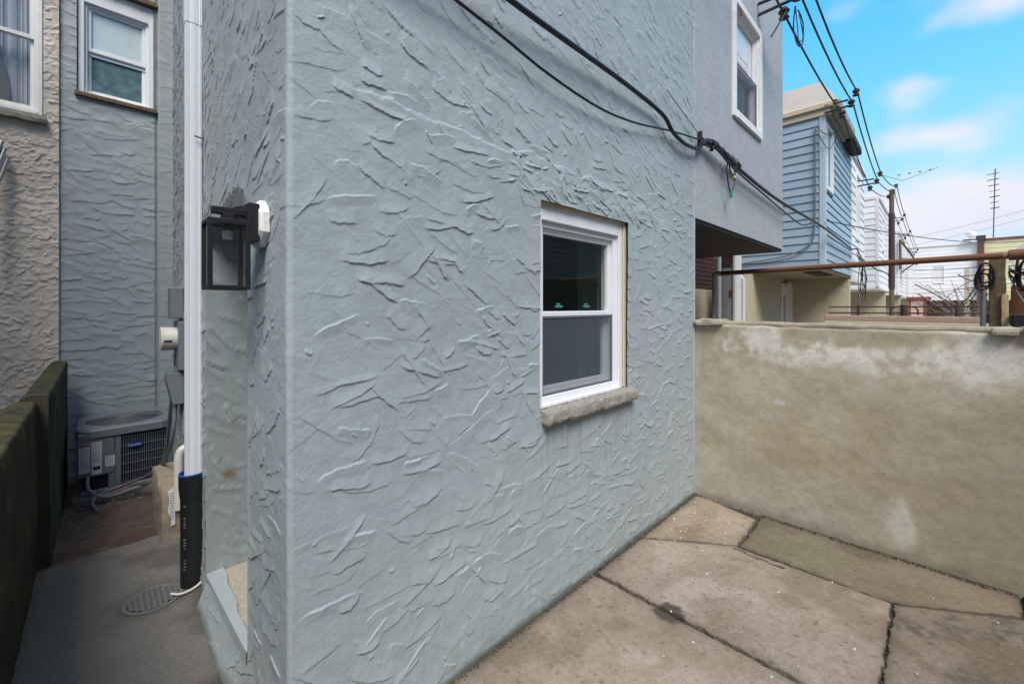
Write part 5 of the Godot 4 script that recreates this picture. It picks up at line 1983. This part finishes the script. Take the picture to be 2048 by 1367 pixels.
# ---------------------------------------------------------------- lantern by the doorway
func lantern() -> void:
	var l := thing("wall_lantern", "black glass-sided wall lantern on a white mounting block by the doorway", "lantern", Vector3(0.407, 1.78, -1.60))
	var mb := MB.new()
	mb.xf = Transform3D(Basis(Vector3(0, 1, 0), Vector3(-1, 0, 0), Vector3(0, 0, 1)), Vector3(0.402, 1.775, -1.615))
	for q in 8:
		var p0 := TAU * (q + 0.5) / 8
		var p1 := TAU * (q + 1.5) / 8
		var u0 := Vector3(cos(p0), 0, sin(p0))
		var u1 := Vector3(cos(p1), 0, sin(p1))
		mb.face([u0 * 0.083, u1 * 0.083, u1 * 0.083 + Vector3(0, 0.018, 0), u0 * 0.083 + Vector3(0, 0.018, 0)], u0 + u1)
		mb.face([u0 * 0.083 + Vector3(0, 0.018, 0), u1 * 0.083 + Vector3(0, 0.018, 0), u1 * 0.072 + Vector3(0, 0.028, 0), u0 * 0.072 + Vector3(0, 0.028, 0)], u0 + u1 + Vector3(0, 1, 0))
		mb.face([u0 * 0.072 + Vector3(0, 0.028, 0), u1 * 0.072 + Vector3(0, 0.028, 0), Vector3(0, 0.028, 0)], Vector3(0, 1, 0))
	part("mounting_block", mb, M["trim_white"], l)
	var bp := MB.new()
	bp.bx(0.345, 0.378, 1.712, 1.835, -1.675, -1.56, 0.002)
	part("back_plate", bp, M["black_metal"], l)
	var arm := MB.new()
	arm.bx(0.255, 0.36, 1.795, 1.817, -1.628, -1.600, 0.002)
	arm.bx(0.285, 0.315, 1.772, 1.797, -1.630, -1.598, 0.002)
	part("arm", arm, M["black_metal"], l)
	var a := 0.238
	var b := 0.352
	var za := -1.672
	var zb := -1.558
	var y0 := 1.553
	var y1 := 1.772
	var f := MB.new()
	var t := 0.013
	for q: Vector2 in [Vector2(a, za), Vector2(b - t, za), Vector2(a, zb - t), Vector2(b - t, zb - t)]:
		f.bx(q.x, q.x + t, y0, y1, q.y, q.y + t, 0.001)
	for y: float in [y0, y1 - t]:
		f.bx(a + t, b - t, y, y + t, za, za + t, 0.001)
		f.bx(a + t, b - t, y, y + t, zb - t, zb, 0.001)
		f.bx(a, a + t, y, y + t, za + t, zb - t, 0.001)
		f.bx(b - t, b, y, y + t, za + t, zb - t, 0.001)
	part("frame", f, M["black_metal"], l)
	var top := MB.new()
	top.bx(a + 0.002, b - 0.002, y1 - 0.004, y1 + 0.002, za + 0.002, zb - 0.002, 0.001)
	top.bx(0.285, 0.315, y1 - 0.03, y1 - 0.004, -1.630, -1.600, 0.002)
	part("top_plate", top, M["black_metal"], l)
	for q in 4:
		var g := MB.new()
		match q:
			0: g.face([Vector3(a + 0.006, y0, za), Vector3(a + 0.006, y1, za), Vector3(a + 0.006, y1, zb), Vector3(a + 0.006, y0, zb)], Vector3(-1, 0, 0))
			1: g.face([Vector3(b - 0.006, y0, za), Vector3(b - 0.006, y1, za), Vector3(b - 0.006, y1, zb), Vector3(b - 0.006, y0, zb)], Vector3(1, 0, 0))
			2: g.face([Vector3(a, y0, za + 0.006), Vector3(b, y0, za + 0.006), Vector3(b, y1, za + 0.006), Vector3(a, y1, za + 0.006)], Vector3(0, 0, -1))
			3: g.face([Vector3(a, y0, zb - 0.006), Vector3(b, y0, zb - 0.006), Vector3(b, y1, zb - 0.006), Vector3(a, y1, zb - 0.006)], Vector3(0, 0, 1))
		part("glass_pane", g, M["lamp_glass"], l)
	var so := MB.new()
	so.xf = Transform3D(Basis.IDENTITY, Vector3(0.300, 1.715, -1.615))
	so.lathe([Vector2(0.014, 0.0), Vector2(0.015, 0.025), Vector2(0.015, 0.032), Vector2(0.0, 0.032)], 16)
	part("socket", so, M["pvc"], l)

# ---------------------------------------------------------------- yards beyond the wall
func yard_things() -> void:
	rng.seed = 303
	var p := thing("clothes_rail", "long rusty horizontal pipe rail spanning above the garden wall", "pipe rail", Vector3(6, 0, -2.13))
	var pb := MB.new()
	pb.tube([Vector3(6, 1.94, -2.09), Vector3(6, 1.955, -1.0), Vector3(6, 1.97, 0.42)], 0.030, 12, 0.032)
	part("rail", pb, M["rust"], p)
	var pc := MB.new()
	pc.tube([Vector3(6, 1.971, 0.42), Vector3(6, 1.975, 1.9)], 0.033, 12)
	part("rail", pc, M["rust_light"], p)
	var cp := MB.new()
	cp.tube([Vector3(6, 1.971, 0.46), Vector3(6, 1.972, 0.62)], 0.05, 12)
	part("coupling", cp, M["rust"], p)
	var el := MB.new()
	el.tube(smooth([Vector3(6, 1.94, -2.06), Vector3(6, 1.94, -2.11), Vector3(6, 1.925, -2.145), Vector3(6, 1.88, -2.15)], 4), 0.036, 12)
	part("elbow", el, M["peeling_grey"], p)
	var lg := MB.new()
	lg.tube([Vector3(6, 1.9, -2.15), Vector3(6, -0.1, -2.17)], 0.028, 10)
	part("leg", lg, M["peeling_grey"], p)
	var dg := MB.new()
	dg.tube([Vector3(6.02, 1.98, 0.50), Vector3(6.6, 2.45, 0.95)], 0.03, 10)
	part("stay", dg, M["peeling_grey"], p)

	# pinkish timber fence, rail and yard clutter beyond
	var f := thing("board_fence", "pinkish weathered board along the next yard wall under black rails", "fence", Vector3(8.95, 0, -0.3))
	var fb := MB.new()
	fb.bx(8.93, 9.02, 1.25, 1.345, -1.38, 0.42, 0.01)
	part("board", fb, M["plank_pink"], f)
	var fw := MB.new()
	fw.bx(8.92, 9.06, -0.1, 1.25, -1.38, 4.8, 0.01)
	part("wall", fw, M["cream_render"], f)
	var r := thing("pipe_railing", "two thin black pipe rails over the pinkish board", "railing", Vector3(9.2, 0, -0.3))
	for y: float in [1.485, 1.385]:
		var rb := MB.new()
		rb.tube([Vector3(9.2, y, -1.36), Vector3(9.2, y + 0.01, 0.55)], 0.013, 6)
		part("rail", rb, M["wire_dark"], r)
	for z: float in [-0.95, -0.38, 0.2]:
		var pp := MB.new()
		pp.tube([Vector3(9.2, 1.2, z), Vector3(9.2, 1.52, z)], 0.02 if z != -0.38 else 0.045, 6)
		part("post", pp, M["pole_dark"], r)
	for s: float in [-1.0, 1.0]:
		var rg := MB.new()
		rg.tube(smooth([Vector3(9.2, 1.36, -0.38 + s * 0.16), Vector3(9.2, 1.47, -0.38 + s * 0.14), Vector3(9.2, 1.5, -0.38)], 4), 0.012, 5)
		part("scroll", rg, M["pole_dark"], r)

	var sh := thing("garden_shed", "small pink boarded shed with dark red trim", "shed", Vector3(30, 0, -0.7))
	var sb := MB.new()
	sb.bx(30, 31, -0.1, 1.82, -1.05, -0.42, 0.0)
	part("wall", sb, M["shed_pink"], sh)
	var bd := MB.new()
	for k in 5:
		bd.bx(29.985, 30.0, 0.6 + k * 0.24, 0.6 + k * 0.24 + 0.22, -1.0, -0.5, 0.01)
	part("boards", bd, M["shed_pink"], sh, "stuff")
	var rt := MB.new()
	rt.bx(29.9, 31.1, 1.82, 1.98, -1.15, -0.25, 0.02)
	rt.bx(29.96, 30.02, 0.0, 1.82, -1.08, -0.99, 0.01)
	rt.bx(29.96, 30.02, 0.0, 1.82, -0.52, -0.40, 0.01)
	part("trim", rt, M["red_trim"], sh)

	# utility pole in the row and the timber post with its knot of cables
	var up := thing("utility_pole", "dark brown utility pole standing against the white row, insulators on top", "pole", Vector3(17.7, 0, -1.0))
	var ub := MB.new()
	ub.tube([Vector3(17.7, 2.05, -1.02), Vector3(17.7, 4.4, -1.02)], 0.078, 10, 0.075)
	part("lower_sleeve", ub, M["pole_dark"], up)
	var ut := MB.new()
	ut.tube([Vector3(17.7, -0.2, -1.02), Vector3(17.7, 5.15, -1.02)], 0.066, 10, 0.06)
	part("shaft", ut, M["pole_wood"], up)

	var ps := thing("timber_post", "grey split timber post behind the garden wall, wrapped in cable coils", "post", Vector3(6.6, 0, 0.43))
	part("shaft", rough_box(6.54, 6.66, -0.1, 2.04, 0.37, 0.485, 0.04, 0.010, 7.0, 71, 0.012), M["pole_wood"], ps)
	part("brace", rough_box(6.50, 6.56, -0.1, 1.62, 0.45, 0.50, 0.03, 0.006, 7.0, 72, 0.008), M["tan_wood"], ps)
	part("rear_stake", rough_box(6.70, 6.80, -0.1, 1.72, 0.53, 0.63, 0.04, 0.008, 7.0, 73, 0.010), M["rust"], ps)
	var bx2 := MB.new()
	bx2.tube([Vector3(6.5, -0.1, 0.30), Vector3(6.5, 1.66, 0.33)], 0.022, 8)
	part("metal_tube", bx2, M["galvanised"], ps)
	var tg := thing("cable_tangle", "knot of black cable coils tied round the timber post", "cables", Vector3(6.58, 1.8, 0.45))
	for k in 9:
		var cb := MB.new()
		var loop := []
		var ce := Vector3(6.56 + rf(-0.06, 0.02), 1.80 + rf(-0.08, 0.05), 0.36 + (0.24 if k % 2 else -0.02) + rf(-0.03, 0.03))
		var ax := rf(0.03, 0.07)
		var ay := rf(0.09, 0.18)
		for t in 15:
			var a := TAU * t / 13.0
			loop.append(ce + Vector3(0.02 * sin(a * 2.0 + k), sin(a) * ay + 0.01 * sin(a * 3), cos(a) * ax))
		cb.tube(loop, rf(0.006, 0.012), 6)
		part("coil", cb, M["cable_black"], tg)
	for k in 12:
		var cb := MB.new()
		var a := Vector3(6.56, 1.86 + rf(-0.05, 0.05), 0.5)
		var b := Vector3(6.3 + rf(0, 0.3), 1.95 + rf(-0.25, 0.08), 0.75 + rf(0, 0.3))
		if k > 7:
			b = Vector3(6.4, 1.35 + rf(0, 0.1), 0.6 + rf(0, 0.5))
		cb.tube(sag(a, b, rf(0.02, 0.10), 8), rf(0.004, 0.008), 5)
		part("strand", cb, M["cable_black"] if k % 3 else M["hose_grey"], tg)
	for k in 7:
		var cb := MB.new()
		var a := Vector3(6.56, 1.80 + rf(-0.12, 0.10), 0.33)
		cb.tube(sag(a, Vector3(6.5, 1.86 + rf(-0.4, 0.1), 0.14 + rf(-0.08, 0.08)), rf(-0.03, 0.05), 6), rf(0.003, 0.006), 5)
		part("strand", cb, M["wire_dark"], tg)
	var blk := MB.new()
	blk.bx(6.3, 6.5, 1.30, 1.425, 0.50, 0.93, 0.012)
	tag(part("dark_crate", blk, M["black_rubber"]), "low dark box on the far side of the garden wall by the timber post", "box")
	var st := thing("green_stake", "slim tan stake standing in front of the white cross house", "stake", Vector3(14, 0, 0.45))
	var sb2 := MB.new()
	sb2.bx(14, 14.05, -0.1, 2.35, 0.42, 0.50, 0.005)
	part("shaft", sb2, M["trim_cream"], st)

	# bare winter shrub
	var tw := thing("bare_shrub", "leafless grey twigs of a shrub beyond the board fence", "shrub", Vector3(11.5, 0, 0.35))
	for k in 26:
		var tb := MB.new()
		var a := Vector3(11.5 + rf(-0.1, 0.1), 0.9, 0.42 + rf(-0.08, 0.08))
		var b := a + Vector3(rf(-0.4, 0.3), rf(0.65, 1.15), rf(-0.9, 0.5))
		tb.tube(smooth([a, a.lerp(b, 0.5) + Vector3(rf(-0.1, 0.1), rf(0, 0.12), rf(-0.1, 0.1)), b], 3), 0.009, 4, 0.003)
		for e in 3:
			var c := a.lerp(b, rf(0.4, 0.9))
			tb.tube([c, c + Vector3(rf(-0.15, 0.15), rf(0.0, 0.22), rf(-0.25, 0.25))], 0.005, 3, 0.002)
		part("branch", tb, M["twig"], tw)
	for q: Array in [[Vector3(10, 1.72, -0.25), Vector3(10, 1.28, 0.25)], [Vector3(10, 1.88, -0.28), Vector3(10, 1.30, 0.50)]]:
		var cb := MB.new()
		cb.tube([q[0], q[1]], 0.010, 5)
		tag(part("cane", cb, M["twig"]), "lower thin bare cane slanting across the white house" if q[0].y < 1.8 else "upper thin bare cane slanting across the white house", "cane")

# ---------------------------------------------------------------- cables and wires
func rack(label: String, at: Vector3, back: Vector3) -> void:
	var r := thing("insulator_rack", label, "insulators", at, "wire racks along the row")
	var b := MB.new()
	b.tube([at + back + Vector3(0, 0.07, 0), at + Vector3(0, 0.07, 0)], 0.018, 5)
	b.tube([at + back - Vector3(0, 0.05, 0), at - Vector3(0, 0.03, 0)], 0.018, 5)
	part("bracket", b, M["wire_dark"], r)
	for q: Vector3 in [Vector3(0, -0.14, -0.08), Vector3(0, 0.0, 0.04), Vector3(0, 0.16, 0.1)]:
		var i := MB.new()
		i.xf = Transform3D(Basis.IDENTITY, at + q)
		i.lathe([Vector2(0.0, -0.06), Vector2(0.05, -0.05), Vector2(0.03, -0.01), Vector2(0.055, 0.02), Vector2(0.03, 0.06), Vector2(0, 0.07)], 9)
		part("insulator", i, M["pole_dark"], r)

func cables() -> void:
	rng.seed = 404
	# racks on the houses
	var pts := [Vector3(5.15, 4.72, -1.06), Vector3(8.9, 4.86, -1.05), Vector3(13.0, 4.42, -1.05), Vector3(17.7, 5.08, -1.02), Vector3(23.0, 4.98, -1.05), Vector3(28.0, 4.95, -1.05), Vector3(38.8, 5.08, -1.05)]
	var names := ["dark insulator rack at the grey house's upper corner with dangling loop", "dark insulator rack at the blue house's eave", "dark insulator rack on the nearest white house's front", "dark insulators crowded on top of the brown pole", "dark insulator rack just past the brown pole", "dark insulator rack above the brown frame", "smallest dark insulator rack, at the row's far end"]
	for k in pts.size():
		rack(names[k], pts[k], Vector3(-0.02, 0, -0.32) if k != 3 else Vector3(0, -0.1, -0.02))
	var offs := [Vector3(0, -0.14, -0.08), Vector3(0, 0.0, 0.06), Vector3(0, 0.16, 0.12)]
	var wl := ["lowest of the three overhead wires running along the row of houses", "middle one of the three overhead wires running along the row of houses", "topmost of the three overhead wires running along the row of houses"]
	for w in 3:
		var mb := MB.new()
		var line := []
		line.append_array(sag(Vector3(-8, 4.75, -1.05) + offs[w], pts[0] + offs[w], 0.08, 6))
		for k in pts.size() - 1:
			line.append_array(sag(pts[k] + offs[w], pts[k + 1] + offs[w], 0.06 + 0.02 * w, 6).slice(1))
		mb.tube(line, 0.011, 6)
		tag(part("overhead_wire", mb, M["wire_dark"]), wl[w], "wire", "overhead wires along the row")
	for k in 3:
		var mb := MB.new()
		var a: Vector3 = pts[0] + Vector3(0.1, -0.05, 0.0)
		match k:
			0: mb.tube(smooth([a, a + Vector3(0.02, -0.22, -0.02), a + Vector3(0.12, -0.36, 0), a + Vector3(0.24, -0.30, 0.02), a + Vector3(0.20, -0.1, 0.03), a + Vector3(0.12, 0.02, 0)], 6), 0.007, 5)
			1: mb.tube(smooth([a, a + Vector3(0.10, -0.18, 0), a + Vector3(0.16, -0.30, 0), a + Vector3(0.26, -0.22, 0.02), a + Vector3(0.18, 0.0, 0)], 6), 0.005, 5)
			2: mb.tube([a + Vector3(-0.12, -0.08, -0.05), a + Vector3(-0.42, -0.46, -0.12)], 0.009, 5)
		tag(part("wire_loop", mb, M["wire_dark"]), ["larger drooping wire loop under the grey house's insulators", "smaller drooping wire loop under the grey house's insulators", "straight thin rod hanging down left of the grey house's insulators"][k], "wire")

	# the service drop across the stucco wall
	var c1 := MB.new()
	c1.tube(smooth([Vector3(-0.6, 2.86, -1.24), Vector3(0.3, 2.835, -1.27), Vector3(1.24, 2.825, -1.30), Vector3(1.77, 2.835, -1.315), Vector3(2.27, 2.842, -1.325), Vector3(2.76, 2.818, -1.33), Vector3(2.92, 2.745, -1.33), Vector3(3.12, 2.715, -1.33), Vector3(3.37, 2.74, -1.335), Vector3(3.45, 2.78, -1.34)], 6), 0.0135, 10)
	tag(part("service_cable", c1, M["cable_black"]), "thick black service cable sweeping across the stucco wall to its corner", "cable")
	var c2 := MB.new()
	c2.tube(smooth([Vector3(-0.5, 2.80, -1.28), Vector3(0.4, 2.74, -1.30), Vector3(0.99, 2.693, -1.32), Vector3(1.24, 2.668, -1.325), Vector3(1.57, 2.627, -1.33), Vector3(2.0, 2.612, -1.335), Vector3(2.4, 2.65, -1.335), Vector3(2.9, 2.745, -1.335), Vector3(3.31, 2.81, -1.335), Vector3(3.45, 2.83, -1.34)], 6), 0.0068, 8)
	tag(part("thin_cable", c2, M["cable_black"]), "thinner black cable below the thick one on the stucco wall", "cable")
	var c3 := MB.new()
	c3.tube(sag(Vector3(2.85, 3.02, -1.34), Vector3(3.44, 2.87, -1.345), 0.0, 4), 0.003, 5)
	tag(part("tie_wire", c3, M["wire_grey"]), "fine grey tie wire reaching the cable clamp at the stucco corner", "wire")
	var cl := thing("cable_clamp", "metal cable clamp bolted at the stucco house's corner", "clamp", Vector3(3.46, 2.86, -1.34))
	var cb := MB.new()
	cb.bx(3.428, 3.446, 2.76, 2.90, -1.36, -1.322, 0.004)
	part("strap", cb, M["soffit_dark"], cl)
	for k in 7:
		var kb := MB.new()
		kb.box(Vector3(3.47 + 0.03 * k + rf(-0.01, 0.01), 2.87 - 0.008 * k + rf(-0.03, 0.03), -1.335 + rf(-0.02, 0.02)), Vector3(rf(0.03, 0.06), rf(0.02, 0.05), 0.03), 0.006, Basis.from_euler(Vector3(rf(-1, 1), rf(-1, 1), rf(-1, 1))))
		part("bolt", kb, M["galvanised"] if k % 2 else M["black_metal"], cl)
	var dr := MB.new()
	dr.tube(smooth([Vector3(3.44, 2.80, -1.335), Vector3(3.62, 2.87, -1.33), Vector3(3.95, 2.84, -1.33), Vector3(4.4, 2.80, -1.33), Vector3(5.8, 2.755, -1.33), Vector3(8.2, 2.75, -1.28), Vector3(11.6, 2.72, -1.30)], 8), 0.019, 8, 0.016)
	tag(part("service_drop", dr, M["cable_black"]), "thick black cable running from the stucco corner past the grey house to the blue house", "cable")
	var dr2 := MB.new()
	dr2.tube(smooth([Vector3(3.6, 2.86, -1.31), Vector3(4.1, 2.76, -1.31), Vector3(5.0, 2.70, -1.31), Vector3(6.6, 2.62, -1.32), Vector3(7.2, 2.66, -1.34), Vector3(7.6, 2.74, -1.33)], 7), 0.009, 7)
	tag(part("service_drop", dr2, M["cable_black"]), "thinner black cable drooping just under the thick cable by the grey house", "cable")
	for k in 6:
		var sb := MB.new()
		var x := 3.64 + k * 0.115
		sb.tube([Vector3(x, 2.872 - 0.008 * k + rf(-0.015, 0.015), -1.325), Vector3(x + 0.11, 2.863 - 0.008 * k + rf(-0.015, 0.015), -1.325)], rf(0.022, 0.032), 8)
		tag(part("cable_splice", sb, M["cable_black"] if k != 4 else M["galvanised"]), ["first taped black splice right of the stucco corner's clamp", "second taped black splice from the stucco corner's clamp", "third taped black splice from the clamp, over the hanging loop", "fourth taped black splice, just past the hanging loop", "grey metal splice among the black ones on the service cable", "last taped black splice, farthest from the stucco corner"][k], "splice", "splices on the service cable")
	var lp := thing("hanging_loop", "small black cable loop with a green tag hanging before the grey house", "cable", Vector3(4.05, 2.8, -1.32))
	var lb := MB.new()
	lb.tube(smooth([Vector3(4.02, 2.83, -1.32), Vector3(3.99, 2.70, -1.32), Vector3(4.03, 2.585, -1.32), Vector3(4.09, 2.54, -1.32), Vector3(4.17, 2.60, -1.32), Vector3(4.20, 2.72, -1.32), Vector3(4.17, 2.83, -1.32)], 6), 0.006, 6)
	lb.tube(smooth([Vector3(4.03, 2.80, -1.315), Vector3(4.05, 2.72, -1.315), Vector3(4.12, 2.69, -1.315), Vector3(4.19, 2.74, -1.315), Vector3(4.2, 2.83, -1.315)], 5), 0.006, 6)
	lb.box(Vector3(4.05, 2.835, -1.32), Vector3(0.13, 0.045, 0.04), 0.01)
	part("loop", lb, M["cable_black"], lp)
	var gt := MB.new()
	gt.bx(4.075, 4.11, 2.485, 2.545, -1.33, -1.31, 0.003)
	part("green_tag", gt, M["green_tag"], lp)
	var yt := MB.new()
	yt.bx(4.15, 4.19, 2.675, 2.70, -1.325, -1.307, 0.003)
	part("yellow_tag", yt, M["yellow_tag"], lp)

	# wires over the yards
	var xw := MB.new()
	xw.tube(sag(Vector3(8.9, 2.96, -1.34), Vector3(26, 4.15, 2.9), 0.28, 14), 0.010, 5)
	tag(part("cross_wire", xw, M["wire_dark"]), "single dark wire crossing the sky from the blue house towards the right", "wire")
	var hang := thing("hanging_wires", "messy loose wires hanging below the cable on the first white house", "wires", Vector3(12.3, 2.7, -1.3))
	for k in 8:
		var hb := MB.new()
		var a := Vector3(12.1 + 0.13 * k, 2.70 - 0.03 * (k % 3), -1.28)
		hb.tube(smooth([a, a + Vector3(rf(-0.1, 0.2), -0.25, rf(0, 0.1)), a + Vector3(rf(0.1, 0.5), -rf(0.4, 0.75), rf(0, 0.1)), a + Vector3(rf(0.2, 0.9), -rf(0.7, 1.1), rf(-0.05, 0.1))], 5), 0.009, 5)
		part("strand", hb, M["cable_black"] if k % 3 else M["hose_grey"], hang)
	var bun := MB.new()
	bun.tube(smooth([Vector3(11.6, 2.72, -1.3), Vector3(12.1, 2.78, -1.28), Vector3(12.6, 2.7, -1.28), Vector3(13.4, 2.62, -1.28), Vector3(15.5, 2.52, -1.2), Vector3(17.6, 2.50, -1.1), Vector3(19.5, 2.35, -1.2)], 6), 0.016, 6)
	tag(part("service_drop", bun, M["cable_black"]), "black cable carrying on past the blue house to the brown pole", "cable")
	var low := [[Vector3(6.56, 1.92, 0.40), Vector3(17.7, 2.75, -1.0), "upper thin wire from the timber post to the brown pole"], [Vector3(6.56, 1.84, 0.40), Vector3(19.0, 2.55, -1.2), "middle thin wire from the timber post to the brown pole"], [Vector3(6.56, 1.72, 0.38), Vector3(24.0, 2.1, -1.2), "lower thin wire from the timber post to the white row"]]
	for q: Array in low:
		var mb := MB.new()
		mb.tube(sag(q[0], q[1], 0.08, 10), 0.005, 5)
		tag(part("thin_wire", mb, M["wire_dark"]), q[2], "wire")
	var sk := [[6.6, "upper faint wire crossing the clouds above the yellow house"], [6.1, "lower faint wire crossing the clouds above the yellow house"]]
	for q: Array in sk:
		var mb := MB.new()
		mb.tube(sag(Vector3(38, q[0] - 0.6, -1.0), Vector3(42, q[0] + 1.6, 6.0), 0.1, 8), 0.008, 5)
		tag(part("far_wire", mb, M["wire_dark"]), q[1], "wire")
	var bl := MB.new()
	bl.tube(smooth([Vector3(8.88, 4.60, -1.48), Vector3(8.9, 4.45, -1.35), Vector3(9.2, 4.55, -1.25), Vector3(9.5, 4.8, -1.1)], 5), 0.007, 5)
	bl.tube(smooth([Vector3(8.88, 4.55, -1.48), Vector3(8.9, 4.25, -1.36), Vector3(9.15, 4.3, -1.3), Vector3(9.3, 4.8, -1.15)], 5), 0.006, 5)
	tag(part("drip_loop", bl, M["cable_black"]), "black drip loops at the blue house's upper corner", "wire")
